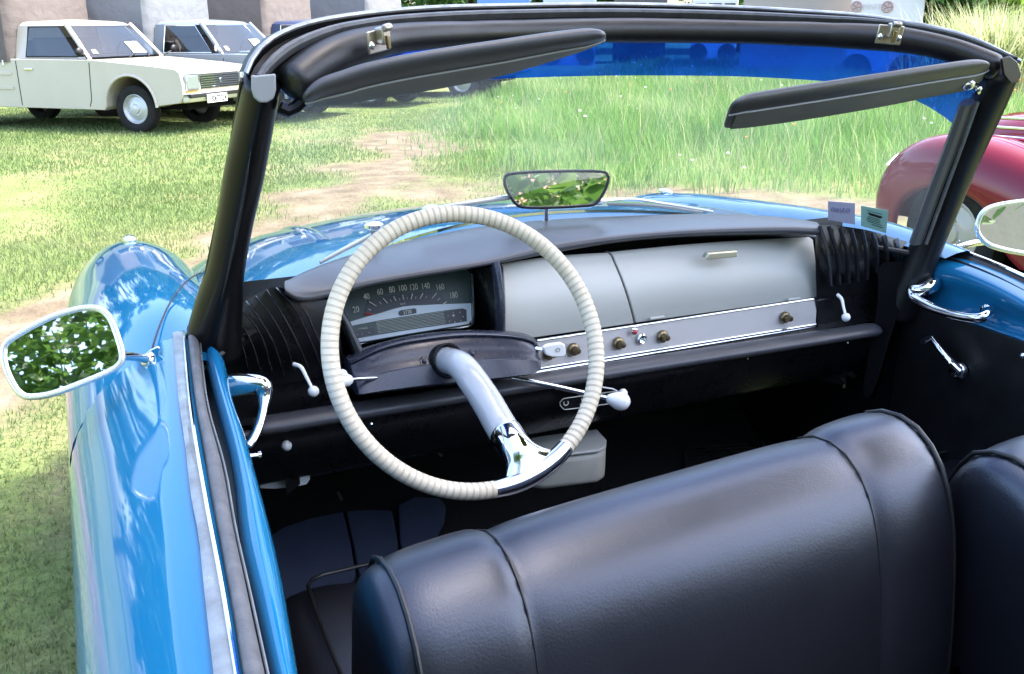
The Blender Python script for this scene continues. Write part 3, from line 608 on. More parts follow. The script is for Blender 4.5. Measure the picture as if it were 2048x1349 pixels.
# heater lever plate with outlined legend
pl0 = S(1178, 806, y=-.10); pn = V((0, -1, -.25)).normalized()
def onp(a, b, o_=0): return SP(a, b, pl0+pn*o_, pn)
op = [onp(a, b) for a, b in ((1124, 799), (1140, 795), (1230, 783), (1236, 787), (1236, 800), (1225, 806), (1140, 818), (1126, 817), (1119, 808))]
hp = B(MB().prism(op, -pn*.003), 'heater_plate', BLACKP, bevel=.001)
B(MB().tube([p+pn*.001 for p in spl(op, 40, True)], .0009, 5, closed=True), 'outline', DIALT, hp)
T('legend', 'O', .014, onp(1132, 807, .001), (1, 0, 0), (0, .2, 1), DIALT, hp); T('legend', 'DEG', .006, onp(1168, 798, .001), (1, 0, 0), (0, .2, 1), DIALT, hp); T('legend', 'CHAUD', .005, onp(1168, 808, .001), (1, 0, 0), (0, .2, 1), DIALT, hp)
B(MB().tube(SS([(1205, 775), (1225, 778), (1240, 786)], y=-.12), .0015, 6).sphere(S(1246, 787, y=-.13), .0085, 12), 'heater_lever', WHITE, hp)

# ---- air vents at both ends
FINM = mat('fin_gloss', (.030, .030, .034), .24, spec=.8)
def vent(fins, ymid, top, botm, lever):
    bk = B(MB().grid([spl([S(a, b, y=ymid+.022) for a, b in top], 24), spl([S((a*.6+a2*.4), (b*.6+b2*.4), y=ymid+.004) for (a, b), (a2, b2) in zip(top, botm)], 24), spl([S(a, b, y=ymid+.02) for a, b in botm], 24)]), 'air_vent', BLACKP, sub=1)
    for f_ in fins:
        m_ = len(f_); path = spl([S(a, b, y=ymid+.016-.026*math.sin(math.pi*min(1, (k+.25)/(m_-.4)))) for k, (a, b) in enumerate(f_)], 18)
        B(MB().tube(path, [(.0065, .0017)]*18, 8, up=(0, 1, 0)), 'vent_fin', FINM, bk)
    p = spl([S(a, b, y=ymid-.03-.012*k) for k, (a, b) in enumerate(lever)], 14)
    lv = B(MB().tube(p, [.0022+.0012*(1-i/13) for i in range(14)], 8), 'vent_lever', WHITE); B(MB().sphere(p[-1], .0085, 14), 'lever_ball', WHITE, lv)
vent([[(553, 577), (587, 614), (620, 680), (640, 730)], [(533, 580), (567, 634), (600, 697), (615, 735)], [(512, 593), (547, 640), (573, 690), (588, 745)], [(493, 604), (520, 640), (547, 687), (566, 745)], [(480, 617), (507, 647), (527, 684), (543, 742)], [(467, 630), (490, 660), (507, 697), (519, 742)], [(459, 648), (477, 674), (488, 705), (495, 740)], [(572, 592), (606, 618), (632, 670), (652, 720)]],
     -.095, [(440, 660), (465, 625), (495, 600), (530, 580), (560, 575), (620, 598), (670, 600)], [(455, 750), (500, 770), (530, 772), (560, 770), (590, 765), (650, 752), (690, 740)], [(588, 729), (602, 735), (614, 757), (627, 783)])
vent([[(1639, 452), (1656, 507), (1661, 570)], [(1657, 453), (1674, 507), (1678, 567)], [(1680, 456), (1694, 507), (1697, 566)], [(1702, 459), (1713, 507), (1715, 562)], [(1724, 462), (1733, 507), (1733, 558)], [(1746, 467), (1753, 500), (1753, 545)], [(1767, 472), (1773, 500), (1773, 530)], [(1791, 479), (1796, 505), (1794, 522)]],
     -.085, [(1630, 452), (1660, 450), (1700, 455), (1740, 462), (1780, 474), (1835, 490)], [(1632, 598), (1660, 597), (1700, 590), (1740, 585), (1780, 570), (1830, 545)], [(1675, 590), (1683, 598), (1687, 615), (1692, 635)])
for a0, a1, b1, b0 in (((440, 745), (700, 738), (700, 815), (440, 855)), ((1634, 600), (1790, 560), (1780, 640), (1634, 655))):
    B(MB().prism([S(*q, y=-.062) for q in (a0, a1, b1, b0)], (0, .02, 0)), 'vent_base', BLACKP, bevel=.004)

# ---- instrument panel
p0, p1, p2 = S(712, 686, y=.004), S(941, 650, y=.004), S(939, 570, y=.034)
xa = (p1-p0).normalized(); fn = xa.cross(p2-p1).normalized()
if fn.y > 0: fn = -fn
ya = fn.cross(xa)
if ya.z < 0: ya = -ya
def I(a, b, o_=0): return SP(a, b, p0+fn*o_, fn)
def flat(name, px, o_, m, parent, th=.0006): return B(MB().prism([I(a, b, o_) for a, b in px], -fn*th), name, m, parent, smooth=False)
ip = flat('instrument_panel', [(697, 645), (678, 600), (688, 586), (800, 560), (932, 538), (942, 548), (945, 640), (938, 650), (712, 687)], 0, DIAL, None, .006)
flat('dial_arc', [(730, 627), (736, 600), (760, 596), (785, 590), (812, 587), (842, 585), (868, 585), (884, 590), (895, 606), (842, 610), (807, 613), (763, 625)], .0012, DIALB, ip)
flat('dial_band', [(697, 645), (730, 635), (763, 626), (785, 619), (807, 613.5), (825, 611.5), (842, 611), (880, 609), (942, 607), (943, 640), (937, 648), (900, 654), (820, 667), (712, 686)], .0022, DIALW, ip)
flat('gauge_strip', [(702, 652), (760, 641), (830, 630), (892, 621), (925, 617), (933, 620), (934, 643), (880, 651), (800, 663), (709, 678)], .0032, DIAL, ip)
for i in range(9):
    t = (i+.5)/9; B(MB().tube([I(lerp(752, 757, t), lerp(643, 668, t), .0042), I(lerp(888, 892, t), lerp(622, 648, t), .0042)], .0003, 4), 'gauge_line', DIALT, ip)
flat('gauge_window', [(709, 664), (748, 656), (751, 668), (711, 676)], .0042, DIALB, ip)
flat('gauge_window', [(889, 624), (928, 618), (932, 622), (933, 641), (892, 649)], .0042, DIALB, ip)
flat('odometer', [(797, 624), (802, 621), (830, 617), (833, 620), (833, 627), (802, 632), (798, 630)], .0034, DIALB, ip)
T('odometer_digits', '5720', .0085, I(815, 625, .0046), xa+ya*.02, ya, DIALT, ip, sx=.9)
for s_, a, b in (('20', 712, 620), ('40', 733, 594), ('60', 760, 584.5), ('80', 784, 580), ('100', 805, 577), ('120', 827, 575), ('140', 851, 573), ('160', 880, 575), ('180', 907, 591.5)):
    T('numeral', s_, .0150, I(a, b, .0018), xa, ya, DIALT, ip, sx=.72)
tk = [((738, 604), (753, 613)), ((766, 597), (775, 607)), ((787, 593), (792, 602)), ((805, 590), (807, 600)), ((825, 588), (822, 599)), ((846, 587), (840, 598)), ((873, 587), (864, 597)), ((893, 604), (886, 609))]
for (a, b), (c_, d) in tk: B(MB().tube([I(a, b, .003), I(c_, d, .003)], .0009, 4), 'dial_tick', DIALT, ip)
for (a, b), (c_, d) in (((735, 618), (742, 621)), ((758, 604), (763, 609)), ((780, 600), (784, 604)), ((798, 597), (800, 601)), ((814, 595), (815, 599)), ((832, 594), (831, 598)), ((854, 592), (851, 597)), ((880, 597), (875, 601))):
    B(MB().tube([I(a, b, .003), I(c_, d, .003)], .0005, 4), 'dial_tick', DIALT, ip)
B(MB().tube([I(730, 628, .004), I(745, 628.5, .004)], .0012, 5), 'needle', NEEDLE, ip)
for a, b in ((714, 670), (725, 668), (738, 666), (896, 632), (906, 625), (920, 625), (926, 634), (922, 642), (910, 645), (899, 643)): B(MB().sphere(I(a, b, .0046), .0011, 6), 'telltale', DIALT, ip)
T('gauge_mark', 'km/h', .0045, I(806, 608, .002), xa, ya, DIALT, ip); T('gauge_mark', 'ESSENCE', .004, I(726, 657.5, .0046), xa, ya, DIALT, ip); T('gauge_mark', '+', .012, I(907, 632, .0046), xa, ya, DIALT, ip)
B(MB().tube(spl([I(944, 548, .004), I(946, 600, .006), I(946, 640, .006), I(938, 652, .006), I(860, 664, .006), I(712, 690, .006)], 30), .0025, 8), 'dial_rim', CHROME, ip)
# cowl around the dials
cw = B(MB().tube([S(664, 606, y=-.035), S(690, 650, y=-.05), S(716, 705, y=-.07)], [(.010, .008)]*3, 10), 'instrument_cowl', BLACKP)
B(MB().tube(spl([S(990, 532, y=-.03), S(996, 560, y=-.05), S(1000, 610, y=-.062), S(1000, 668, y=-.06)], 16), [(.014, .0075)]*16, 12, up=(0, 1, 0)), 'cowl_post', SHROUD, cw)
B(MB().grid([[S(985, 533, y=-.03), S(995, 670, y=-.05)], [S(945, 540, y=.05), S(948, 662, y=.05)]]), 'cowl_side', BLACKP, cw)
B(MB().grid([[S(640, 600, y=-.05), S(716, 712, y=-.07)], [S(672, 595, y=.05), S(712, 690, y=.04)]]), 'cowl_side', BLACKP, cw)
B(MB().prism([S(*q, y=-.045) for q in ((622, 596), (640, 596), (655, 640), (640, 645))], (0, .01, 0)), 'side_switch', SHROUD, cw, bevel=.003)

# ---- column shroud, key, stalks
ys_ = -.145
lip = [(701, 727), (754, 701), (804, 686), (854, 678), (904, 672), (954, 670), (1021, 673), (1060, 681), (1080, 694)]
low = [(718, 792), (754, 787), (804, 781), (854, 775), (904, 770), (954, 765), (1021, 757), (1060, 751), (1081, 742)]
back = [(684, 712), (740, 692), (800, 676), (850, 667), (904, 662), (954, 660), (1015, 662), (1050, 668), (1076, 682)]
lip3 = spl(SS(lip, y=-.122), 40); low3 = spl(SS(low, y=-.162), 40); bk3 = spl(SS(back, y=-.03), 40)
rows = [[p+V((0, .01, -.03)) for p in bk3], bk3, [p.lerp(q, .5)+V((0, 0, .004)) for p, q in zip(bk3, lip3)], [p+V((0, .012, .0025)) for p in lip3], [p+V((0, .004, .002)) for p in lip3], lip3, [p+V((0, .001, -.003)) for p in lip3], [p+V((0, .004, -.0045)) for p in lip3]]
for t in (.10, .3, .46, .50, .515, .53, .56, .8, .93): rows.append([p.lerp(q, t)+V((0, -.003*math.sin(math.pi*t)+(.004 if t < .5 else (-.001 if t < .52 else -.004)), 0)) for p, q in zip(lip3, low3)])
rows += [[p+V((0, .000, .001)) for p in low3], [p+V((0, .008, -.003)) for p in low3], [p+V((0, .11, .000)) for p in low3]]
rows = [[V((r[0].x+.004, -.02, r[0].z)), V((r[0].x-.001, min(-.02, r[0].y+.03), r[0].z)), r[0]+V((-.001, .008, 0)), r[0]+V((.0006, .002, 0))]+r[1:-1]+[r[-1]+V((-.0006, .002, 0)), r[-1]+V((.001, .008, 0)), V((r[-1].x+.001, min(-.02, r[-1].y+.03), r[-1].z)), V((r[-1].x-.004, -.02, r[-1].z))] for r in rows]
sh = B(MB().grid(rows), 'column_shroud', SHROUD)
hc = S(896, 722, y=ys_-.004)
cv = V((.15, -1, .42)).normalized()
B(MB().lathe([(.0285, -.02), (.0285, .002), (.0272, .004), (.0255, .002), (.025, -.02)], hc, cv, 28), 'column_collar', BLACKP, sh)
for a, b in ((847, 722), (943, 707)):
    q = S(a, b, y=ys_-.004); B(MB().lathe([(.0075, 0), (.0075, .002), (.0068, .003)], q, (0, -1, .1), 6), 'screw_pad', SHROUD, sh); B(MB().sphere(q+V((0, -.003, 0)), .0042, 10), 'screw', SHROUD, sh)
p = spl([S(752, 757, y=-.15), S(725, 758, y=-.165), S(700, 760, y=-.18)], 8)
sk = B(MB().tube(p, .0032, 10), 'indicator_stalk', CHROME); B(MB().tube([S(700, 760, y=-.18), S(694, 760.5, y=-.183), S(680, 762, y=-.19), S(672, 763, y=-.193)], [.007, .0098, .0098, .006], 14).sphere(S(684, 750, y=-.185), .0085, 14), 'stalk_grip', WHITE, sk)
p = spl([S(1020, 755, y=-.12), S(1100, 771, y=-.15), S(1180, 789, y=-.18), S(1220, 798, y=-.19)], 14)
gs = B(MB().tube(p, .0042, 10), 'gear_stalk', CHROME); B(MB().tube([S(1212, 796, y=-.19), S(1220, 798, y=-.193), S(1233, 801, y=-.197), S(1246, 804, y=-.20), S(1256, 806, y=-.203), S(1260, 807, y=-.204)], [.006, .0095, .0158, .0170, .0115, .003], 18), 'stalk_grip', WHITE, gs, sub=1)
key = tag(empty('ignition_key', S(1085, 700, y=-.125)), 'ignition key with white plastic fob in the side of the steering column shroud', 'key')
kb = key.location
def K(a, b, y_): return S(a, b, y=y_)-kb
MB().tube([K(1066, 696, -.12), K(1086, 700, -.135)], .0035, 8).build('key_shaft', CHROME, key)
kf = MB().prism([K(a, b, -.140) for a, b in ((1086, 696), (1096, 690), (1122, 686), (1131, 690), (1133, 708), (1128, 715), (1105, 715), (1092, 711))], (0, .008, 0)).build('key_fob', WHITE, key, bevel=.0025)
text('fob_mark', 'O', .011, K(1116, 701, -.1412), (1, 0, -.1), (0, 0, 1), GREYCAP, key)

# ---- steering wheel
wc = V((-.3582, -.2925, .9361)); til = math.radians(27.58); wn = V((0, -math.cos(til), math.sin(til))); wa = V((1, 0, 0)); wb = wn.cross(wa); WR = .2002; wr = .0121
def rim(a): return wc+wa*(WR*math.cos(a))+wb*(WR*math.sin(a))
NP = 132                                     # turns of the leather binding
rows = []
for i in range(NP*4):
    a = 2*math.pi*i/(NP*4); o_ = (wa*math.cos(a)+wb*math.sin(a)); r_ = wr*(1.0, 1.006, 1.005, .997)[i % 4]
    rows.append([rim(a)+o_*(r_*math.cos(q))+wn*(r_*math.sin(q)) for q in (2*math.pi*k/24 for k in range(24))])
sw = B(MB().grid(rows, cu=True, cv=True), 'steering_wheel', CREAM)
mb = MB()
for i in range(NP):
    for da in (-.0042, .0042):
        a = 2*math.pi*(i+.80)/NP+da; o_ = (wa*math.cos(a)+wb*math.sin(a)); tw = .010
        mb.tube([rim(a+tw*math.sin(q))+o_*(wr*1.010*math.cos(q))+wn*(wr*1.010*math.sin(q)) for q in (2*math.pi*k/24 for k in range(24))], .00030, 4, closed=True)
B(mb, 'binding_thread', CORD, sw)
# where the spoke meets the rim
target = ray(1068, 948).normalized(); best = max((i/2000*2*math.pi for i in range(2000)), key=lambda a: (rim(a)-CAM).normalized().dot(target))
rj = rim(best); tj = (-wa*math.sin(best)+wb*math.cos(best))
c1, c2, c3 = S(925, 735, y=-.205), S(968, 795, y=-.262), S(1003, 855, y=-.305)
sp = spl([hc+V((0, .06, -.01)), hc, c1, c2, c3, S(1030, 895, y=(c3.y+rj.y)/2-.004)], 30)
rs_ = [(.0205+.004*i/29, .0215+.0035*i/29) for i in range(30)]
B(MB().tube(sp, rs_, 20), 'spoke', SPOKE, sw, sub=1)
nd = (rj-sp[-1]).normalized()
nk = [sp[-4]*.5+sp[-5]*.5, sp[-1], sp[-1].lerp(rj, .45), sp[-1].lerp(rj, .8), rj]
nk = spl(nk, 16); wd_ = [.0262, .0262, .0262, .026, .0255, .025, .0255, .0265, .028, .0305, .034, .039, .044, .049, .052, .05]; tk_ = [.0262, .026, .0255, .025, .0245, .024, .0235, .0225, .0215, .0205, .019, .0175, .016, .0145, .013, .010]
B(MB().tube(nk, [(wd_[i], tk_[i]) for i in range(16)], 20, up=tj), 'spoke_clamp', CHROME, sw, sub=1)
al = .065/WR*1.0
B(MB().tube([rim(best-al+2*al*i/24) for i in range(25)], [wr*(1.02+.22*math.sin(math.pi*i/24)) for i in range(25)], 16), 'rim_sleeve', CHROME, sw)

# ---- interior mirror
def mirror(name, outline, ctr, refl, thick, mrim, rimr, parent=None, glassmat_=MIRROR):
    d = (ctr-CAM).normalized(); nrm = (refl.normalized()-d).normalized()
    ol = spl([SP(a, b, ctr, nrm) for a, b in outline], 60, True); cc = sum(ol, V())/60
    back_ = [cc+(p-cc)*.98-nrm*thick*.5 for p in ol]; back2 = [cc+(p-cc)*.7-nrm*thick for p in ol]
    m_ = MB().grid([[p+nrm*.0005 for p in ol], back_, back2], cv=True); m_.f.append(tuple(range(120, 180)))
    o = B(m_, name, mrim); B(MB().tube(ol, rimr, 10, closed=True), 'rim', mrim, o)
    g_ = MB(); q = [cc+(p-cc)*.97+nrm*.0008 for p in ol]; g_.add(q, [tuple(range(60))]); B(g_, 'glass', glassmat_, o, smooth=False); return o
ctr = S(1112, 378, y=.145)
im = mirror('interior_mirror', [(1010, 370), (1012, 352), (1040, 346), (1110, 343), (1190, 343), (1214, 348), (1216, 362), (1206, 388), (1190, 408), (1165, 412), (1110, 415), (1050, 415), (1032, 408), (1018, 388)], ctr, V((.13, -.93, .25)), .018, BLACKP, .0032)
B(MB().tube([S(1093, 412, y=.155), S(1093, 444, y=.165)], .0042, 10).lathe([(.010, 0), (.010, .004), (.0055, .006)], S(1093, 447, y=.165), (0, 0, 1), 16), 'mirror_stem', CHROME, im)

# ---- outside mirrors
ctr = S(128, 706, y=-.24)
om = mirror('door_mirror', [(8, 701), (22, 679), (93, 639), (150, 620), (180, 616), (202, 620), (221, 638), (237, 679), (245, 712), (240, 728), (225, 740), (185, 758), (111, 786), (67, 794), (44, 790), (26, 768), (11, 734)], ctr, V((-.25, -.85, .50)), .02, MIRF, .0042)
B(MB().tube(spl([S(236, 712, y=-.225), S(262, 713, y=-.20), S(285, 717, y=-.17), S(300, 722, y=-.15)], 10), [(.006, .006)]*10, 12).sphere(S(297, 722, y=-.155), .011, 12), 'mirror_arm', CHROME, om)
fo = [S(a, b, y=-.15) for a, b in ((284, 715), (300, 700), (316, 692), (322, 696), (318, 730), (308, 752), (298, 740))]
B(MB().prism(fo, (.0, .03, -.01)), 'mirror_foot', CHROME, om, bevel=.005)
ctr = S(2020, 458, x=.94)
rm = mirror('door_mirror', [(1955, 465), (1958, 438), (1972, 420), (2000, 410), (2050, 403), (2090, 402), (2112, 415), (2116, 450), (2108, 490), (2080, 508), (2050, 507), (2010, 500), (1975, 488)], ctr, V((.30, -.95, .06)), .02, MIRF, .0055)
B(MB().tube(spl([S(1968, 484, x=.93), S(1940, 488, x=.88), S(1912, 497, x=.82), S(1895, 500, x=.79)], 10), .0075, 12).sphere(S(1897, 498, x=.79), .017, 12, (1.4, 1.4, .7)), 'mirror_arm', CHROME, rm)

# ---- passenger door inside
def xr(pts, x_, n_=30): return spl([S(a, b, x=x_) for a, b in pts], n_)
r0 = xr([(1846, 522), (1870, 518), (1920, 530), (1985, 556), (2048, 588), (2140, 640), (2300, 730), (2600, 900)], .725)
r1 = xr([(1838, 545), (1868, 538), (1920, 552), (1985, 578), (2048, 612), (2140, 664), (2300, 754), (2600, 930)], .700)
r2 = xr([(1832, 560), (1868, 556), (1920, 572), (1985, 596), (2048, 628), (2140, 680), (2300, 772), (2600, 950)], .706)
r3 = xr([(1828, 572), (1868, 574), (1920, 594), (1985, 614), (2048, 642), (2140, 690), (2300, 784), (2600, 962)], .728)
r4 = xr([(1822, 590), (1864, 604), (1920, 622), (1985, 644), (2048, 664), (2140, 704), (2300, 796), (2600, 974)], .722)
r5 = xr([(1816, 600), (1858, 622), (1920, 645), (1985, 668), (2048, 690), (2140, 724), (2300, 812), (2600, 990)], .694)
dr = B(MB().grid([[p+V((.03, 0, .004)) for p in r0], r0, [p.lerp(q, .6)+V((0, 0, .003)) for p, q in zip(r0, r1)], r1, r2, r3, r4, r5, [p+V((.02, 0, -.004)) for p in r5]]), 'door', BLUE, sub=1)
p5 = [p+V((-.002, 0, .004)) for p in r5]
B(MB().grid([[p+V((.01, 0, 0)) for p in p5], p5, [V((.688, p.y, p.z-.05)) for p in p5], [V((.684, p.y, .55)) for p in p5], [V((.68, p.y, .28)) for p in p5]]), 'door_panel', LEATHER2, dr)
w0 = xr([(1880, 488), (1920, 503), (1985, 528), (2048, 556), (2140, 600), (2300, 690), (2600, 860)], .765); w1 = xr([(1862, 505), (1920, 522), (1985, 548), (2048, 580), (2140, 630), (2300, 720), (2600, 890)], .735)
B(MB().grid([[p+V((.03, 0, -.06)) for p in w0], w0, [p.lerp(q, .5)+V((0, 0, -.008)) for p, q in zip(w0, w1)], w1, [p+V((-.01, 0, -.02)) for p in w1]]), 'rubber_seal', BRUB, dr)
B(MB().tube([p+V((.002, 0, .002)) for p in w0], .004, 8), 'chrome_bead', CHROME, dr)
B(MB().grid([[p+V((.005, 0, -.004)) for p in w0], [p+V((.09, 0, -.06)) for p in w0], [p+V((.14, 0, -.2)) for p in w0], [p+V((.14, 0, -.5)) for p in w0]]), 'outer_skin', BLUE, dr)
gp = spl([S(1868, 566, x=.715), S(1862, 572, x=.68), S(1840, 582, x=.655), S(1822, 580, x=.648), S(1824, 592, x=.645), S(1845, 606, x=.645), S(1880, 622, x=.645), S(1925, 634, x=.645), S(1958, 637, x=.648), S(1973, 630, x=.665), S(1976, 622, x=.69)], 44)
B(MB().tube(gp, [(.020-.0006*i, .018-.0005*i) if i < 16 else (.0105, .0095) for i in range(44)], 14), 'grab_handle', CHROME, dr, sub=1)
for a, b in ((1976, 624), (1868, 566)): B(MB().lathe([(.014, 0), (.014, .006), (.009, .009)], S(a, b, x=.70), (-1, 0, .1), 16), 'handle_base', CHROME, dr)
ck = B(MB().lathe([(.018, 0), (.0175, .006), (.015, .010), (.013, .010), (.012, .018), (.009, .022), (.0001, .023)], S(1920, 742, x=.684), (-1, 0, 0), 24), 'window_crank', CHROME, dr)
q = MB().tube(spl([S(1920, 742, x=.662), S(1905, 728, x=.655), S(1882, 702, x=.65), S(1860, 674, x=.65)], 14), [(.008-.0002*i, .010-.0004*i) for i in range(14)], 10)
B(q, 'crank_arm', CHROME, dr); B(MB().tube([S(1860, 675, x=.65), S(1845, 684, x=.62)], .006, 10), 'crank_knob', BLACKP, dr)
for a, b in ((1826, 628), (2046, 712)): B(MB().sphere(S(a, b, x=.684), .006, 10), 'panel_screw', CHROME, dr)
# blue door post strip beside the dash
B(MB().prism([S(a, b, x=.69) for a, b in ((1800, 600), (1815, 612), (1775, 720), (1752, 800), (1740, 800), (1762, 700))], (.02, 0, 0)), 'door_post', BLUE, bevel=.004)
B(MB().grid([[S(a, b, y=-.09) for a, b in ((1745, 520), (1760, 560), (1752, 640), (1735, 720), (1720, 800))], [S(a, b, y=-.12) for a, b in ((1850, 520), (1815, 585), (1790, 640), (1768, 720), (1745, 800))]]), 'post_trim', DARK, sub=1)

# ---- floor well
B(MB().add([(-.70, .42, .25), (.70, .42, .25), (.70, .34, .80), (-.70, .34, .80)], [(0, 1, 2, 3)]), 'bulkhead', CARPET)
B(MB().add([(-.70, -1.6, .24), (.70, -1.6, .24), (.70, .22, .24), (-.70, .22, .24), (.70, .44, .42), (-.70, .44, .42)], [(0, 1, 2, 3), (3, 2, 4, 5)]), 'floor_pan', CARPET)
B(MB().add([(-.70, -.10, .28), (-.70, .44, .28), (-.70, .40, .80), (-.70, -.14, .92)], [(0, 1, 2, 3)]), 'kick_panel', DARK)
B(MB().add([(.69, -.10, .28), (.69, .44, .28), (.69, .40, .80), (.69, -.12, .92)], [(0, 1, 2, 3)]), 'kick_panel', DARK)
fp0 = V((0, .22, .262)); fpn = V((0, -.63, .77)).normalized(); ff0 = V((0, .1, .262)); ffn = V((0, 0, 1))
def fm(px, th=.012): return B(MB().prism([max((SP(a, b, fp0, fpn), SP(a, b, ff0, ffn)), key=lambda v: v.z) for a, b in px], (0, 0, -th)), 'floor_mat', MATB, bevel=.004)
fm([(520, 1082), (570, 1052), (625, 1034), (687, 1022), (700, 1080), (712, 1146), (690, 1180), (560, 1230), (520, 1240)])
fm([(692, 1021), (740, 1018), (784, 1020), (795, 1080), (800, 1130), (790, 1180), (718, 1150)])
fm([(796, 1010), (830, 992), (880, 995), (892, 1010), (888, 1042), (870, 1075), (812, 1120), (800, 1085)])
fm([(1524, 872), (1545, 864), (1580, 852), (1592, 880), (1580, 905), (1525, 900)])
rbm = B(MB().prism([SP(a, b, fp0, fpn) for a, b in ((1366, 905), (1380, 888), (1470, 880), (1520, 885), (1515, 925), (1370, 940))], (0, 0, -.01)), 'ribbed_mat', BRUB, bevel=.003)
for i in range(6): B(MB().tube([SP(1376, 893+i*7, fp0+fpn*.002, fpn), SP(1512, 886+i*7, fp0+fpn*.002, fpn)], .0022, 6), 'rib', BLACKP, rbm)
bx = spl(SS([(1078, 893), (1110, 880), (1195, 866), (1212, 884), (1210, 895), (1180, 908), (1085, 922)], y=.02), 7)
# small parcel box under the dash
tp_ = [S(a, b, z=.60) for a, b in ((1060, 880), (1100, 874), (1193, 863), (1212, 884), (1211, 897), (1198, 905), (1090, 918), (1060, 915))]
bo = B(MB().prism([p+V((0, 0, -.002)) for p in tp_], (0, 0, -.066)), 'parcel_tray', mat('tray_cream', (.42, .40, .33), .5, noise=(20, .6, (.36, .34, .28))), bevel=.012)
B(MB().prism([p+V((0, -.002, .0)) for p in tp_], (0, 0, .006)), 'tray_lid', GLOVE, bo, bevel=.003)
B(MB().sphere(S(573, 892, y=-.104), .0085, 12), 'choke_knob', OFFW)
B(MB().prism(SS([(520, 968), (555, 956), (600, 950), (618, 948), (621, 958), (614, 970), (590, 975), (550, 979), (520, 978)], y=-.03), (0, .006, 0)), 'courtesy_lamp', OFFW, bevel=.002)
B(MB().tube(SS([(520, 962), (560, 953), (596, 947)], y=-.035), .002, 6), 'lamp_hinge', STEEL)
for (a, b), (c_, d), y_ in (((676, 985), (684, 1000), .2), ((876, 905), (884, 912), .1)): B(MB().tube(SS([(a, b), (c_, d)], y=y_), .003, 6), 'pedal_rod', STEEL)
B(MB().prism(SS([(1690, 742), (1702, 740), (1714, 752), (1706, 758)], y=-.04), (0, .01, 0)).tube(SS([(1682, 755), (1690, 764), (1688, 776)], y=-.05), .003, 6), 'bracket', STEEL)

# ---- seats
sec = [(-.50, .40), (-.565, .60), (-.618, .78), (-.632, .835), (-.655, .872), (-.695, .888), (-.735, .886), (-.772, .862), (-.798, .82), (-.82, .74), (-.84, .58), (-.845, .36)]
stn = [(-.644, .30), (-.640, .80), (-.632, .93), (-.619, .985), (-.612, 1.0), (-.602, 1.025), (-.585, 1.045), (-.555, 1.055), (-.525, 1.06), (-.507, 1.045), (-.497, .985), (-.487, 1.0), (-.47, 1.02), (-.43, 1.03), (-.36, 1.035), (-.28, 1.035), (-.2, 1.03), (-.12, 1.025), (-.075, 1.015), (-.048, 1.0), (-.035, .98), (-.025, 1.03), (-.006, 1.07), (.03, 1.09), (.06, 1.085), (.08, 1.06), (.09, 1.02), (.096, .97), (.100, .88), (.103, .7), (.104, .3)]
cc = (-.71, .765)
def secp(x_, k, e=0):
    k2 = k+e; out = []
    for y_, z_ in sec:
        f_ = max(0, min(1, (z_-.5)/.3)); kk = lerp(min(1, k), k2, f_) if k >= .95 else k2
        zz = cc[1]+(z_-cc[1])*kk if z_ > .7 else (z_ if k >= .95 else lerp(.55, z_, k))
        out.append(V((x_, cc[0]+(y_-cc[0])*kk+(x_+.5)*.078, zz+(x_+.5)*.012)))
    return out
def piping(x_, k, r_=.0055): return MB().tube(spl(secp(x_, k, .012), 40), r_, 8)
def make_seat(x_off, y_off):
    sh_ = lambda pts: [p+V((x_off, y_off, 0)) for p in pts]
    rows = [sh_(spl(secp(x_, k), 30)) for x_, k in stn]
    sm_ = MB().grid(rows)
    for e_ in (0, len(rows)-1): sm_.add(rows[e_]+[sum(rows[e_], V())/30], [(i_, i_+1, 30) for i_ in range(29)])
    s_ = B(sm_, 'seat', LEATHER, sub=1)
    for x_, k in ((-.614, 1.0), (.088, 1.03)): B(MB().tube(sh_(spl(secp(x_, k, .006), 40)), .0032, 8), 'piping', LEATHER2, s_)
    for x_, k in ((-.497, .985), (-.035, .98)): B(MB().tube(sh_(spl(secp(x_, k, .003), 40)), .0013, 6), 'seam', LEATHER2, s_)
    # cushion
    c_ = []; 
    for x_, k in ((-.675, .2), (-.67, .75), (-.645, .97), (-.60, 1.05), (-.55, 1.03), (-.52, .96), (-.49, 1.0), (-.36, 1.0), (-.2, 1.0), (-.1, .96), (-.07, 1.03), (-.02, 1.05), (.03, .97), (.055, .75), (.06, .2)):
        c_.append(sh_(spl([V((x_, y_*1.0 if k > .5 else y_, .40+(z_-.40)*k)) for y_, z_ in ((-.80, .54), (-.6, .53), (-.4, .545), (-.26, .555), (-.19, .54), (-.16, .50), (-.165, .42), (-.18, .36))], 20)))
    B(MB().grid(c_), 'cushion', LEATHER, s_, sub=1)
    B(MB().tube(sh_(spl([V((-.605, -.78, .562)), V((-.607, -.5, .566)), V((-.605, -.28, .575)), V((-.59, -.205, .566)), V((-.52, -.178, .553)), V((-.4, -.172, .548)), V((-.1, -.172, .548)), V((0, -.2, .56))], 40)), .0032, 8), 'cushion_piping', LEATHER2, s_)
    return s_
s1 = make_seat(0, 0); s2 = make_seat(.755, -.075)
B(MB().lathe([(.0095, 0), (.0095, .002), (.006, .005), (.0001, .006)], S(1873, 1296, x=.100), (-.8, -.5, .2), 16), 'side_stud', CHROME, s2)

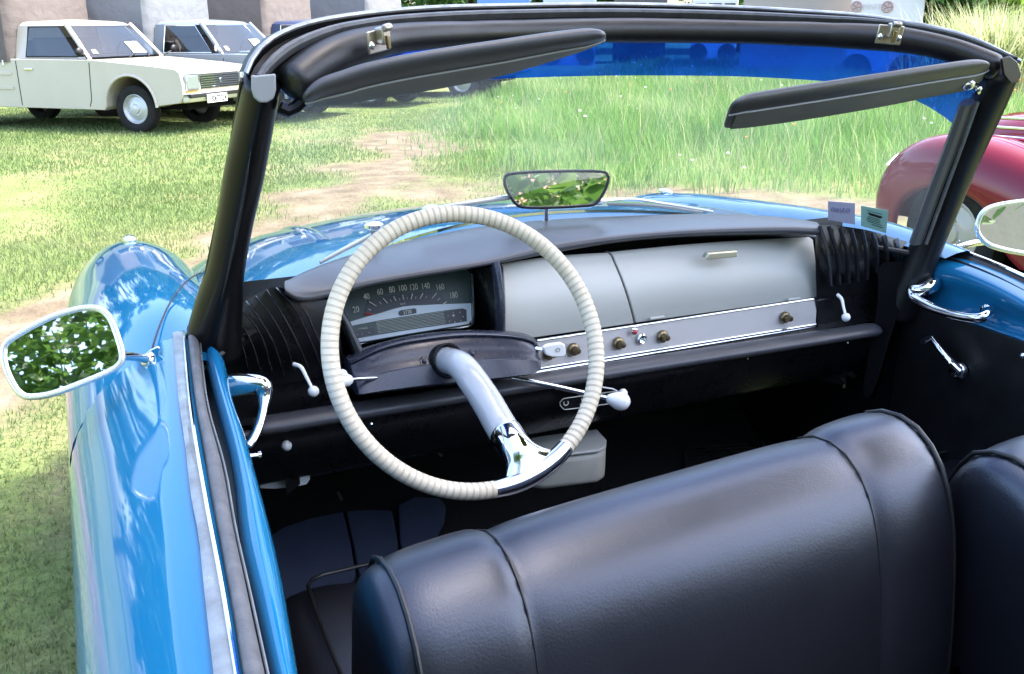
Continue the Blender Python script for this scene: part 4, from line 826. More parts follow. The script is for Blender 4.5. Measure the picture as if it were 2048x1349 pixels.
# ---- rear of the car (behind the camera, seen only in reflections)
rsec = [(-1.69, .905, .93), (-2.1, .90, .925), (-2.6, .86, .90), (-3.1, .78, .84), (-3.5, .66, .72)]
for sd_ in (-1, 1):
    B(MB().grid([[V((sd_*(w_+a_), y_, z_+b_)) for a_, b_ in ((-.30, .02), (-.16, .02), (-.09, .0), (-.03, -.06), (0, -.15), (0, -.32), (-.04, -.58))] for y_, w_, z_ in rsec]), 'rear_wing', BLUE, sub=2)
B(MB().grid([[V((x_*w_, y_, z_+.03-.06*x_*x_)) for x_ in (-.72, -.4, 0, .4, .72)] for y_, w_, z_ in rsec[1:]]), 'boot_lid', BLUE, sub=2)
B(MB().grid([[V((x_, y_, z_)) for x_ in (-.66, -.4, 0, .4, .66)] for y_, z_ in ((-1.15, .30), (-1.18, .50), (-1.30, .54), (-1.60, .52), (-1.68, .60), (-1.80, .86), (-1.90, .90), (-2.0, .86))]), 'rear_bench', LEATHER, sub=2)
B(MB().tube(spl([V((-.70, -1.75, .95)), V((-.45, -2.0, 1.0)), V((0, -2.08, 1.02)), V((.45, -2.0, 1.0)), V((.70, -1.75, .95))], 24), (.10, .13), 14, up=(0, 0, 1)), 'folded_hood', LEATHER2)
for sd_ in (-1, 1): B(MB().grid([[V((sd_*.70, y_, z_)) for y_ in (-.9, -1.3, -1.8)] for z_ in (.28, .6, .90)]), 'side_lining', LEATHER2)

# ================================================================== the tree the car is parked under (behind and above the camera)
BARK = mat('bark', (.10, .075, .055), .9, noise=(9, .8, (.17, .135, .10)), bump=(25, .9, .03))
LEAF = leafmat('tree_leaf', [(0, (.035, .085, .018)), (.5, (.07, .15, .03)), (1, (.13, .23, .05))], .42)
def leaf_mesh(name, P_, size, parent, material, droop=.5, seed=3):
    r = np.random.default_rng(seed); k = len(P_); a = r.uniform(0, 2*np.pi, k); el = -r.uniform(-.3, 1, k)*droop*1.6
    d = np.stack([np.cos(a)*np.cos(el), np.sin(a)*np.cos(el), np.sin(el)], 1); q = r.normal(size=(k, 3)); s = np.cross(d, q); s /= np.linalg.norm(s, axis=1)[:, None]; nn = np.cross(d, s)
    L = size*r.uniform(.6, 1.25, k)[:, None]; W_ = L*.27
    v = np.stack([P_, P_+d*L*.33+s*W_+nn*L*.04, P_+d*L*.68+s*W_*.75+nn*L*.03, P_+d*L, P_+d*L*.68-s*W_*.75+nn*L*.03, P_+d*L*.33-s*W_+nn*L*.04], 1)
    i = np.arange(k)[:, None]*6; f = np.concatenate([i+[[0, 1, 2, 3]], i+[[0, 3, 4, 5]]])
    return mesh_np(name, v.reshape(-1, 3), f, np.repeat(np.clip(r.normal(.5, .25, k), 0, 1), 6), material, parent)
def tree(label, base, height, crown_c, crown_r, nleaf, size, material, seed, trunk_r=.2, clumps=60, group=None, zmin=None, name='leafy_tree', limbs=9, hold=None, extra=()):
    r = np.random.default_rng(seed); root = empty(name, base); tag(root, label, 'tree', group); b0 = V(base)
    cc_ = V(crown_c)-b0; tr = MB(); top_ = V((cc_.x*.6, cc_.y*.6, height*.75))
    path = spl([V((0, 0, -.1)), V((.04, .02, height*.2)), V((cc_.x*.25, cc_.y*.25, height*.45)), top_], 14); tr.tube(path, [trunk_r*(1.25-.07*i) for i in range(14)], 10)
    cl_ = []
    for i in range(clumps):
        u = r.normal(size=3); u /= np.linalg.norm(u); u *= r.uniform(.35, 1)**.6; p = V((cc_.x+u[0]*crown_r[0], cc_.y+u[1]*crown_r[1], cc_.z+u[2]*crown_r[2]))
        if zmin is not None and p.z+b0.z < zmin: p.z = zmin-b0.z+r.uniform(0, .5)
        cl_.append(p)
    for i in range(limbs):
        p = cl_[i*len(cl_)//limbs]; a_ = path[6+i % 7]; tr.tube(spl([a_, a_.lerp(p, .5)+V((0, 0, .25)), p], 8), [trunk_r*.42*(1-.11*j) for j in range(8)], 7)
    for c_, e_, n_ in extra: p = V(c_)-b0+V((0, 0, e_[2])); a_ = path[7]; tr.tube(spl([a_, a_.lerp(p, .5)+V((0, 0, .5)), p], 10), [trunk_r*.3*(1-.09*j) for j in range(10)], 7)
    tr.build('trunk', BARK, root)
    per = nleaf//len(cl_); pts = []
    for p in cl_: rr_ = r.uniform(.4, .95)*min(crown_r)*.42; pts.append(np.array(p)+r.normal(size=(per, 3))*rr_*np.array([.6, .6, .45]))
    pts = np.concatenate(pts)
    if zmin is not None: pts = pts[pts[:, 2]+b0.z > zmin]
    if hold is not None: pts = pts[hold(pts+np.array(b0))]
    if extra:
        for (cx_, cy_, cz_), (ex, ey, ez), nn_ in extra: pts = np.concatenate([pts, r.uniform(-1, 1, (nn_, 3))*np.array([ex, ey, ez])+np.array([cx_, cy_, cz_])-np.array(b0)])
    leaf_mesh('crown', pts, size, root, material, seed=seed); return root
def shades_car(p):                             # crown shaped for shade: keeps leaves whose shadow lands on the car
    q = p-np.array(SUN)*((p[:, 2]-.9)/SUN.z)[:, None]
    return (np.abs(q[:, 0]-.30)/1.25)**3+(np.abs(q[:, 1]+.6)/2.3)**3 < 1
tree('big broadleaf tree shading the blue convertible from the right', (6.2, -2.6, 0), 9.0, (3.3, -1.3, 6.3), (3.0, 3.4, 1.7), 110000, .18, LEAF, 5, .24, 230, zmin=4.5, limbs=14, hold=shades_car, extra=(((.6, -4.2, 2.35), (1.0, .5, .55), 420), ((2.3, -3.9, 1.66), (.9, .4, .42), 200)))
tree('low branched tree behind the convertible, its leaves showing in the mirrors', (-.6, -8.2, 0), 5.0, (-1.5, -7.0, 3.0), (3.2, 1.6, 1.2), 26000, .09, LEAF, 6, .18, 120, zmin=1.9, limbs=12, extra=(((-2.3, -5.0, 3.0), (2.1, 1.2, 1.1), 26000),))

# ================================================================== parked pickups
TYRE = mat('tyre_rubber', (.012, .0115, .0115), .85, spec=.2, noise=(12, .7, (.028, .026, .024)))
RIMM = mat('silver_wheel_paint', (.50, .50, .50), .38, metal=.5, noise=(9, .5, (.40, .39, .38)))
CARGL = mat('car_window', (.035, .045, .06), .04, spec=.9)
CABGL = glassmat('cab_glass', (.62, .68, .70), ior=1.55)
LAMP = mat('lamp_glass', (.24, .27, .27), .08, coat=1, metal=.35)
AMBER = mat('amber_lens', (.7, .25, .06), .25)
PLATEW = mat('number_plate', (.78, .78, .76), .5); INK = mat('black_ink', (.01, .01, .01), .6)
PAPER = mat('paper', (.80, .80, .78), .8)
def wheel(name, loc, side, r_, parent, wd_=.17, rimc=RIMM, axis=(0, 1, 0), hub=.62):
    ax = V(axis)*side; c = V(loc)
    t = MB().lathe([(r_*.60, -wd_*.42), (r_*.72, -wd_*.5), (r_*.9, -wd_*.5), (r_*.985, -wd_*.38), (r_, 0), (r_*.985, wd_*.38), (r_*.9, wd_*.5), (r_*.72, wd_*.5), (r_*.62, wd_*.40)], c, ax, 32)
    o = t.build(name, TYRE, parent)
    rm_ = MB().lathe([(r_*.63, wd_*.40), (r_*.60, wd_*.44), (r_*.57, wd_*.30), (r_*.50, wd_*.18), (r_*.38, wd_*.24), (r_*.30, wd_*.34), (r_*.2, wd_*.34), (r_*.17, wd_*.42), (.0001, wd_*.46)], c, ax, 28)
    rm_.build('rim', rimc, o)
    for k in range(4):
        u = V((math.cos(k*1.571+.3), 0, math.sin(k*1.571+.3))) if axis == (0, 1, 0) else V((0, 0, 0)); MB().sphere(c+u*(r_*.26)+ax*(wd_*.36), r_*.032, 8).build('wheel_nut', CHROME, o)
    return o
def arc(cx, cz, r_, a0, a1, n_=12): return [(cx+r_*math.cos(lerp(a0, a1, i/(n_-1))), cz+r_*math.sin(lerp(a0, a1, i/(n_-1)))) for i in range(n_)]
def pickup(label, loc, rz, paint, canvas, style, tarp_h, plate_txt=None, detail=True, group='pickups parked in a row on the grass', wheelc=RIMM):
    root = empty('pickup_truck', loc, rz); root.rotation_euler = (-.0175, -.0163, rz); tag(root, label, 'pickup', group); hw = .84; R_ = .325
    A = math.pi
    top_l = [(.80, .42), (.86, .50), (.87, .66), (.84, .82), (.78, .865), (.4, .905), (-.2, .955), (-.58, .985)] if style == 'square' else [(.80, .42), (.88, .52), (.88, .70), (.82, .88), (.70, .95), (.3, .985), (-.2, 1.0), (-.58, 1.01)]
    bedz = 1.0
    ol = top_l+[(-1.98, 1.0), (-3.98, bedz), (-4.02, .5), (-3.9, .42)]+arc(-3.0, .34, .40, A, 0)[::-1][::-1][0:0]
    ol += [(-3.42, .36)]+arc(-3.0, .36, .41, A, 0)+[(-2.55, .33), (-.46, .31)]+arc(0, .36, .41, A, 0)+[(.46, .38)]
    mb = MB(); rows = []
    for yy, dx, dz in ((-hw+.05, 0, 0), (-hw, 0, 0), (hw, 0, 0), (hw-.05, 0, 0)): pass
    mb.prism([V((a, -hw, b)) for a, b in ol], (0, 2*hw, 0))
    body = mb.build('body', paint, root, bevel=.075, seg=4, angle=30)
    # dark chassis filling the wheel arches and underside
    MB().box((-1.6, 0, .42), 4.6, 1.1, .22).build('chassis', DARK, root)
    # cab
    q = .775; tw = .645; x0, x1, x2, x3 = -.62, -1.98, -1.93, -1.10; zb, zt_ = .985, 1.50
    rows = []
    for t in (0, .5, .88, .97, 1.0):
        s = t; wy = lerp(q, tw, s)-.03*(t > .95)-.05*(t > .99); fx = lerp(x0, x3, s)-.05*(t > .95)-.10*(t > .99); bx_ = lerp(x1, x2, s)+.03*(t > .95)+.04*(t > .99); zz = lerp(zb, zt_, min(1, t))+.0
        rows.append([V((fx-.03, -wy, zz)), V((fx+.02, -wy*.5, zz)), V((fx+.035, 0, zz)), V((fx+.02, wy*.5, zz)), V((fx-.03, wy, zz)), V((bx_, wy, zz)), V((bx_, 0, zz)), V((bx_, -wy, zz))])
    m_ = MB().grid(rows[2:], cv=True); rf = rows[-1]; cpt = V((-1.55, 0, zt_+.03))
    m_.add(rf+[cpt], [(i, (i+1) % 8, 8) for i in range(8)]); m_.build('cab_roof', paint, root, bevel=.012)
    m_ = MB().grid([[r[5], r[6], r[7]] for r in rows[:3]])
    for s in (-1, 1):
        sdp = lambda x_, t: V((x_, s*lerp(q, tw, t), lerp(zb, zt_, t)))
        m_.grid([[sdp(-1.75, t), sdp(lerp(x1, x2, t), t)] for t in (0, .45, .9)])
        m_.grid([[sdp(x_, 0)+V((0, 0, -.02)), sdp(x_, .07)] for x_ in (-.62, -1.2, -1.8)])
        m_.tube([V((x0-.03, s*q, zb-.02)), V((lerp(x0, x3, .5)-.03, s*lerp(q, tw, .5), lerp(zb, zt_, .5))), V((lerp(x0, x3, .92)-.03, s*lerp(q, tw, .92), lerp(zb, zt_, .92)))], .034, 8)
    m_.build('cab', paint, root)
    MB().box((-1.25, 0, 1.0), 1.15, 1.46, .03).build('cab_interior', DARK, root)
    MB().box((-1.72, 0, 1.08), .14, 1.25, .40).build('cab_seat', mat('cab_seat', (.05, .035, .03), .8), root, bevel=.05)
    MB().tube([V((-.98+.06*math.sin(k*.393), -.36*(-1)+.17*math.cos(k*.393), 1.10+.15*math.sin(k*.393))) for k in range(16)], .014, 6, closed=True).build('cab_wheel', BRUB, root)
    MB().prism([V((.76, -.60, .845)), V((.40, -.60, .885)), V((-.2, -.60, .935)), V((-.56, -.60, .965)), V((-.56, -.60, .99)), V((-.2, -.60, .965)), V((.40, -.60, .918)), V((.76, -.60, .868))], (0, 1.20, 0)).build('bonnet', paint, root, bevel=.02) if style == 'square' else MB().prism([V((.72, -.52, .93)), V((.3, -.52, .97)), V((-.56, -.52, .99)), V((-.56, -.52, 1.045)), V((.2, -.52, 1.03)), V((.66, -.52, .975))], (0, 1.04, 0)).build('bonnet', paint, root, bevel=.03)
    def wsp(u, t, off=.012):
        wy = lerp(q, tw, t)*u; fx = lerp(x0, x3, t)+lerp(.035, -.03, abs(u)**1.6); return V((fx+off, wy, lerp(zb, zt_, t)+off*.5))
    MB().grid([[wsp(u, t) for u in (-.95, -.6, -.3, 0, .3, .6, .95)] for t in (.05, .5, .90)]).build('windscreen', CABGL, root)
    for s in (-1, 1):
        def sd(x_, t): return V((x_, s*(lerp(q, tw, t)+.010), lerp(zb, zt_, t)))
        fr_ = [sd(-.86, .08), sd(-1.76, .08), sd(-1.74, .86), sd(-1.20, .86)]
        wdw = MB().add(fr_, [(0, 1, 2, 3)]).build('side_window', CABGL, root)
        MB().tube(fr_, .012, 6, closed=True).build('window_frame', BRUB if style == 'square' else CHROME, wdw)
        MB().tube([V((-.62, s*(hw+.001), .95)), V((-.66, s*(hw+.001), .45)), V((-.70, s*(hw+.001), .36))], .006, 6).build('door_gap', INK, root)
        MB().tube([V((-1.90, s*(hw+.001), .97)), V((-1.90, s*(hw+.001), .36))], .006, 6).build('door_gap', INK, root)
        MB().tube([V((-1.85, s*(hw-.03), .995)), V((-.70, s*(hw-.03), .99))], .008, 6).build('belt_seam', INK, root)
        MB().box((-1.68, s*(hw+.012), .86), .14, .02, .03).build('door_handle', CHROME, root, bevel=.006)
        MB().box((-2.95, s*(hw+.006), .80), 1.9, .014, .05).build('bed_rail', paint, root, bevel=.005); MB().box((-2.95, s*(hw+.006), .60), 1.9, .014, .05).build('bed_rail', paint, root, bevel=.005)
        MB().tube(spl([V((a, s*(hw+.004), b)) for a, b in arc(0, .36, .425, A, 0)], 20), .02, 8).build('arch_lip', paint, root)
        if detail:
            p = [V((-.66, s*(hw-.02), 1.0)), V((-.62, s*(hw+.06), 1.05)), V((-.60, s*(hw+.17), 1.08))]
            mr_ = MB().tube(p, .010, 8).build('wing_mirror', BRUB if style == 'square' else CHROME, root); MB().sphere(p[-1]+V((0, 0, .02)), .075, 12, (.45, 1, .75) if style == 'square' else (.4, .8, .8)).build('mirror_head', BRUB if style == 'square' else CHROME, mr_)
    for x_, nm in ((0, 'wheel'), (-3.0, 'wheel')):
        for s in (-1, 1): wheel(nm, (x_, s*.70, R_), s, R_, root, rimc=wheelc)
    fx = .872
    if style == 'square':
        g_ = MB().box((fx-.01, 0, .69), .05, .92, .20).build('grille', INK, root, bevel=.01)
        for i in range(6): MB().box((fx+.02, 0, .615+i*.03), .012, .90, .007).build('grille_bar', CHROME, g_)
        MB().box((fx+.025, 0, .69), .012, .05, .06).build('emblem', CHROME, g_, bevel=.01)
        for s in (-1, 1):
            hl = MB().box((fx-.008, s*.635, .69), .06, .30, .21).build('headlight', LAMP, root, bevel=.03); MB().tube([V((fx+.020, s*.635+a*.15, .69+b*.105)) for a, b in ((-1, -1), (1, -1), (1, 1), (-1, 1))], .009, 6, closed=True).build('bezel', CHROME, hl)
            MB().box((fx-.01, s*.64, .545), .05, .26, .055).build('indicator', AMBER if s < 0 else PLATEW, root, bevel=.012)
    else:
        g_ = MB().box((fx-.01, 0, .66), .06, .62, .26).build('grille', INK, root, bevel=.03)
        for i in range(8): MB().box((fx+.03, 0, .56+i*.03), .012, .60, .009).build('grille_bar', CHROME, g_)
        for s in (-1, 1):
            hl = MB().lathe([(.0001, .05), (.06, .04), (.095, .015), (.10, 0)], V((fx-.01, s*.60, .72)), (1, 0, 0), 20).build('headlight', LAMP, root); MB().lathe([(.10, .0), (.115, .01), (.12, -.01), (.12, -.05)], V((fx-.01, s*.60, .72)), (1, 0, 0), 20).build('bezel', CHROME, hl)
    bm_ = MB().prism([V((a, -hw+.01, b)) for a, b in ((.84, .42), (.94, .43), (.965, .49), (.94, .545), (.84, .55))], (0, 2*hw-.02, 0)).build('bumper', CHROME if style != 'square' else mat('bumper_cream', (.55, .52, .42), .35, metal=.3), root, bevel=.02)
    if style == 'square': MB().box((.965, 0, .515), .03, 1.66, .055).build('bumper_rubber', BRUB, bm_, bevel=.012); MB().box((.90, -.80, .515), .18, .06, .055).build('bumper_rubber', BRUB, bm_, bevel=.012)
    if plate_txt:
        np_ = MB().box((.985, -.25, .46), .012, .46, .115).build('number_plate', PLATEW, root, bevel=.004); text('plate_text', plate_txt, .115, (.9945, -.25, .455), (0, 1, 0), (0, 0, 1), INK, np_, sx=.80, bold=.002)
    for s in (-1, .2):
        MB().tube([V((-.50, s*.35+.2, 1.0)), wsp(.0+s*.35+.55, .12, .03)], .008, 6).build('wiper', INK, root)
    MB().add([wsp(.15, .12, .02), wsp(.55, .12, .02), wsp(.55, .42, .02), wsp(.15, .42, .02)], [(0, 1, 2, 3)]).build('windscreen_paper', PAPER, root)
    MB().add([wsp(-.86, .13, .02), wsp(-.76, .13, .02), wsp(-.76, .24, .02), wsp(-.86, .24, .02)], [(0, 1, 2, 3)]).build('windscreen_sticker', PAPER, root)
    # canvas tilt over the bed
    if tarp_h:
        rows = []; ny_ = 13
        for i in range(15):
            x_ = lerp(-2.02, -4.0, i/14); sag = .025*math.sin(i/14*math.pi*4)**2; r_ = []
            for j in range(ny_):
                u = j/(ny_-1)*2-1; ang = u*math.pi/2
                if abs(u) > .62: yy = math.copysign(.86-.03*(1-abs(u)), u); zz = lerp(tarp_h-.18, .96, (abs(u)-.62)/.38)
                else: yy = .85*math.sin(u/.62*math.pi/2); zz = tarp_h-.18+.18*math.cos(u/.62*math.pi/2)
                nzv = float(vnoise(np.array([x_*1.0]), np.array([yy+zz*2]), .35, 41)[0]-.5)*.035
                r_.append(V((x_, yy-math.copysign(sag, u)*(abs(u) > .5)+nzv, zz-sag*(abs(u) < .6)+nzv)))
            rows.append(r_)
        for xo_, sc2 in ((.015, .985), (.05, .945), (.065, .88)):      # rounded front edge of the tilt
            rows.insert(0, [V((-2.02+xo_, p.y*sc2, 1.0+(p.z-1.0)*(1-(1-sc2)*.6))) for p in rows[-15]])
        m_ = MB().grid(rows); m_.f.append(tuple(range(ny_))); m_.f.append(tuple(range(17*ny_, 18*ny_))[::-1])
        tp = m_.build('canvas_tilt', canvas, root)
        for i in range(5): MB().tube([V((lerp(-2.1, -3.95, i/4), -.875, .98)), V((lerp(-2.1, -3.95, i/4), -.875, .92))], .01, 5).build('tie_rope', PAPER, tp)
    return root
def canvas_mat(name, c1, c2):
    m = mat(name, c1, .9, noise=(1.6, .8, c2), bump=(6, .6, .05)); n = m.node_tree; b = n.nodes['Principled BSDF']; o = n.nodes['Material Output']
    t = n.nodes.new('ShaderNodeBsdfTranslucent'); t.inputs[0].default_value = (*[min(1, 1.5*q) for q in c2], 1); x = n.nodes.new('ShaderNodeMixShader'); x.inputs[0].default_value = .35
    n.links.new(b.outputs[0], x.inputs[1]); n.links.new(t.outputs[0], x.inputs[2]); n.links.new(x.outputs[0], o.inputs[0]); return m
CREAMP = mat('cream_white_paint', (.46, .41, .335), .32, coat=.5, noise=(3, .5, (.40, .36, .295)))
GREYP = mat('blue_grey_paint', (.17, .20, .22), .38, coat=.4, noise=(3, .5, (.15, .18, .20)))
BEIGEP = mat('dull_beige_paint', (.36, .33, .28), .45, noise=(3, .5, (.30, .27, .23)))
NAVYP = mat('dark_blue_paint', (.03, .045, .10), .35, coat=.4)
PH = math.radians(-43)
def origin(px, py): p = G(px, py); rx = V((math.sin(PH), -math.cos(PH), 0)); q = p-rx*.74; q.z = gz(q.x, q.y)-.03; return q
pickup('cream white pickup with square headlights, nearest of the parked row', origin(279, 262), PH, CREAMP, canvas_mat('brown_canvas', (.145, .122, .112), (.185, .16, .15)), 'square', 2.15, '1306TD24')
pickup('blue-grey pickup with round mirrors and pale canvas, just behind the cream pickup', origin(535, 240), PH, GREYP, canvas_mat('white_canvas', (.19, .20, .215), (.24, .25, .26)), 'round', 2.2)
pickup('dark blue pickup with tan canvas, third in the parked row', origin(742, 214), PH, NAVYP, canvas_mat('tan_canvas', (.18, .152, .14), (.225, .195, .18)), 'round', 2.35)
pickup('dull beige pickup whose wheels show below the blue sun film, last in the parked row', origin(925, 194), PH, BEIGEP, canvas_mat('grey_canvas', (.19, .195, .21), (.235, .235, .245)), 'round', 2.1)

# ================================================================== maroon cars at the right
MAROON = mat('maroon_paint', (.155, .003, .015), .04, coat=0, spec=.42, noise=(2, .4, (.14, .0025, .013)), bump=(2, .01, .01))
def old_car(label, loc, rz, sc_=1.0, near=True):
    root = empty('maroon_car', loc, rz); tag(root, label, 'car'); root.scale = (sc_,)*3
    # local: x forward, y left, origin under the front axle
    for s in (-1, 1):
        cols = []
        spine = [(.62, .30), (.66, .50), (.58, .70), (.38, .84), (.08, .90), (-.30, .87), (-.72, .76), (-1.15, .58), (-1.45, .42)]
        outer = [(.36, .20), (.38, .36), (.33, .48), (.20, .565), (.0, .595), (-.20, .555), (-.34, .44), (-.42, .31), (-.52, .25)]
        sp_ = spl([V((a, 0, b)) for a, b in spine], 30); ou = spl([V((a, 0, b)) for a, b in outer], 30); rows = []
        for i in range(30):
            a_, b_ = sp_[i], ou[i]; c_ = V((a_.x*.9-.05, 0, a_.z*.80)); wo = .78; wi = .30
            rows.append(spl([V((c_.x, s*wi, c_.z-.05)), V((a_.x*.97-.01, s*.42, a_.z*.965)), V((a_.x, s*.56, a_.z)), V((lerp(a_.x, b_.x, .12), s*.69, lerp(a_.z, b_.z, .10))), V((lerp(a_.x, b_.x, .40), s*.765, lerp(a_.z, b_.z, .42))), V((lerp(a_.x, b_.x, .78), s*.79, lerp(a_.z, b_.z, .8))), V((b_.x, s*.785, b_.z)), V((b_.x, s*.74, b_.z))], 18))
        MB().grid(rows).build('front_wing', MAROON, root, sub=1)
        MB().box((-.05, s*.40, .40), 1.0, .05, .62).build('arch_shade', DARK, root)  # dark box added inside the wing to stand for the arch's shade
        wheel('wheel', (0, s*.66, .33), s, .33, root, .15, rimc=mat('cream_wheel', (.36, .33, .27), .35, coat=.5))
        wheel('wheel', (-2.7, s*.66, .33), s, .33, root, .15)
        MB().tube(spl([V((.60, s*.40, .66)), V((.63, s*.52, .70)), V((.60, s*.66, .64))], 10), .012, 8).build('lamp_trim', CHROME, root)
        for k in range(3): MB().tube([V((.35, s*.385, .86+.05*k)), V((-.75, s*.50, .92+.06*k))], .009, 6).build('bonnet_strake', CHROME, root)
        MB().lathe([(.0001, .04), (.07, .03), (.095, 0), (.10, -.04)], V((.56, s*.50, .62)), (1, 0, 0), 18).build('headlight', LAMP, root)
    secs = [(.55, .17, .60, .86), (.45, .26, .95, .50), (.0, .36, 1.03, .45), (-.5, .46, 1.07, .40), (-.85, .56, 1.10, .35), (-1.2, .66, 1.08, .32), (-2.2, .70, 1.05, .32), (-3.0, .66, 1.0, .34), (-3.6, .45, .75, .40)]
    rows = []
    for x_, w_, t_, b_ in secs:
        rows.append([V((x_, y_*w_, lerp(b_, t_, k))) for y_, k in ((-1, 0), (-1.03, .5), (-.97, .8), (-.72, .97), (0, 1.02), (.72, .97), (.97, .8), (1.03, .5), (1, 0))])
    m_ = MB().grid(rows); m_.f.append(tuple(range(9))); m_.build('body', MAROON, root, sub=1)
    rows = []
    for x_, w_, t_ in ((-.80, .52, 1.10), (-1.15, .56, 1.50), (-1.5, .58, 1.56), (-2.3, .56, 1.53), (-2.9, .50, 1.15)):
        rows.append([V((x_, y_*w_*(1.12 if k == 0 else 1), lerp(1.02, t_, k))) for y_, k in ((-1, 0), (-.98, .6), (-.85, .95), (0, 1.0), (.85, .95), (.98, .6), (1, 0))])
    MB().grid(rows).build('roof', MAROON, root, sub=1)
    MB().add([(-.80, -.46, 1.14), (-.80, .46, 1.14), (-1.06, .43, 1.46), (-1.06, -.43, 1.46)], [(0, 1, 2, 3)]).build('windscreen', CARGL, root)
    for s in (-1, 1):
        for xa_, xb_ in ((-1.22, -1.75), (-1.82, -2.35)): MB().add([(xa_, s*.605, 1.13), (xb_, s*.605, 1.13), (xb_, s*.585, 1.43), (xa_-.02, s*.585, 1.43)], [(0, 1, 2, 3)]).build('side_window', CARGL, root)
    MB().box((.56, 0, .72), .04, .30, .40).build('grille', CHROME, root, bevel=.05)
    return root
q = G(1862, 572); RZ = math.radians(90)
lf = V((-math.sin(RZ), math.cos(RZ), 0)); q2 = q-lf*.72; q2.z = gz(q2.x, q2.y)-.02
old_car('maroon classic car with rounded wing, close beyond the right windscreen pillar', q2, RZ, .90)
q = G(2110, 190); q.z = gz(q.x, q.y)
old_car('second red car, far off at the right edge of the picture', q, math.radians(215), 1.0)

# ================================================================== background beyond the grass
STONE = mat('pale_stone_render', (.56, .48, .42), .9, noise=(2.5, .8, (.42, .33, .28)), bump=(5, .8, .05))
def at_depth(px, py, dist):
    d = ray(px, py); h = V((d.x, d.y, 0)).length; return CAM+d*(dist/h)
def wall_box(root, px0, px1, dist, depth, ztop, m, name):
    a_ = at_depth(px0, 100, dist); b_ = at_depth(px1, 100, dist); zb = gz(a_.x, a_.y)-.3; u = (b_-a_); u.z = 0; nrm = V((-u.y, u.x, 0)).normalized()
    a_.z = b_.z = zb; off = root.location
    return MB().prism([a_-off, b_-off, b_+nrm*depth-off, a_+nrm*depth-off], (0, 0, ztop-zb)).build(name, m, root, bevel=.03)
c_ = at_depth(1585, 100, 27); hs = empty('stone_house', (c_.x, c_.y, gz(c_.x, c_.y))); tag(hs, 'pale stone house wall behind the tall grass', 'house')
wall_box(hs, 1490, 1700, 27, 6, 4.2, STONE, 'wall'); wall_box(hs, 1480, 1712, 26.7, 6.6, 4.45, mat('eaves_render', (.40, .33, .29), .85), 'eaves')
c_ = at_depth(1790, 100, 24); vn = empty('box_van', (c_.x, c_.y, gz(c_.x, c_.y))); tag(vn, 'white box van with faint lettering between two wheel emblems', 'van')
VANW = mat('van_white', (.68, .62, .60), .5)
bx_ = wall_box(vn, 1692, 1838, 24, 2, 2.9, VANW, 'body')
u = (at_depth(1838, 100, 24)-at_depth(1692, 100, 24)); u.z = 0; u.normalize()
PINKI = mat('faded_print', (.42, .25, .22), .7)
for a in (1713, 1775):
    d_ = at_depth(a, 14, 23.96)-vn.location
    rg = MB(); rg.tube([d_+u*(.11*math.cos(k*.5236))+V((0, 0, .11*math.sin(k*.5236))) for k in range(12)], .018, 5, closed=True)
    for k in range(5): rg.tube([d_, d_+u*(.10*math.cos(k*1.2566))+V((0, 0, .10*math.sin(k*1.2566)))], .014, 4)
    rg.build('wheel_emblem', PINKI, vn)
text('lettering', 'MNIT', .16, at_depth(1744, 14, 23.95)-vn.location, u, (0, 0, 1), mat('pale_print', (.52, .45, .44), .7), vn)
for a in (1715, 1815):
    d_ = at_depth(a, 100, 23.9)-vn.location; d_.z = .33
    MB().lathe([(.0001, .1), (.2, .1), (.33, .08), (.33, -.08)], d_, (u.y, -u.x, 0), 20).build('wheel', TYRE, vn)
# blue and pale market vans across the far side
def far_van(label, px0, px1, dist, h_, m):
    c_ = at_depth((px0+px1)/2, 100, dist); o = empty('far_van', (c_.x, c_.y, gz(c_.x, c_.y))); tag(o, label, 'van')
    wall_box(o, px0, px1, dist, 1.9, h_, m, 'body'); a_ = at_depth(px0, 100, dist); b_ = at_depth(px1, 100, dist); u = b_-a_; u.z = 0; L = u.length; u.normalize(); nn = V((u.y, -u.x, 0))
    g0 = a_-V((c_.x, c_.y, 0)); g0.z = 0
    for f_, g_ in ((.06, .30), (.36, .64), (.70, .94)): MB().prism([g0+u*(L*f_)+nn*.01+V((0, 0, h_*.52)), g0+u*(L*g_)+nn*.01+V((0, 0, h_*.52)), g0+u*(L*g_)+nn*.01+V((0, 0, h_*.86)), g0+u*(L*f_)+nn*.01+V((0, 0, h_*.86))], nn*.02).build('window', CARGL, o)
    for f_ in (.18, .82): MB().lathe([(.0001, .1), (.2, .1), (.33, .08), (.33, -.08)], g0+u*(L*f_)+V((0, 0, .33)), nn, 20).build('wheel', mat('grey_tyre', (.07, .07, .075), .9), o)  # tyres in a paler grey, lower in contrast
far_van('bright blue van across the far side of the field', 955, 1060, 36, 2.2, mat('van_blue', (.10, .22, .60), .35, coat=.5))
far_van('silver grey van beside the bright blue van', 1085, 1190, 36, 2.2, mat('van_silver', (.42, .46, .56), .35, coat=.5))
far_van('dark van between the silver van and the stone house', 1225, 1330, 38, 2.3, mat('van_dark', (.06, .05, .06), .4, coat=.5))
far_van('white van next to the stone house', 1380, 1470, 38, 2.4, mat('van_pale', (.62, .62, .64), .4, coat=.4))
HEDGE = leafmat('hedge_leaf', [(0, (.03, .075, .02)), (.5, (.06, .14, .035)), (1, (.12, .22, .05))], .35)
LIME = leafmat('lime_leaf', [(0, (.14, .25, .03)), (.5, (.26, .40, .06)), (1, (.42, .52, .12))], .5)
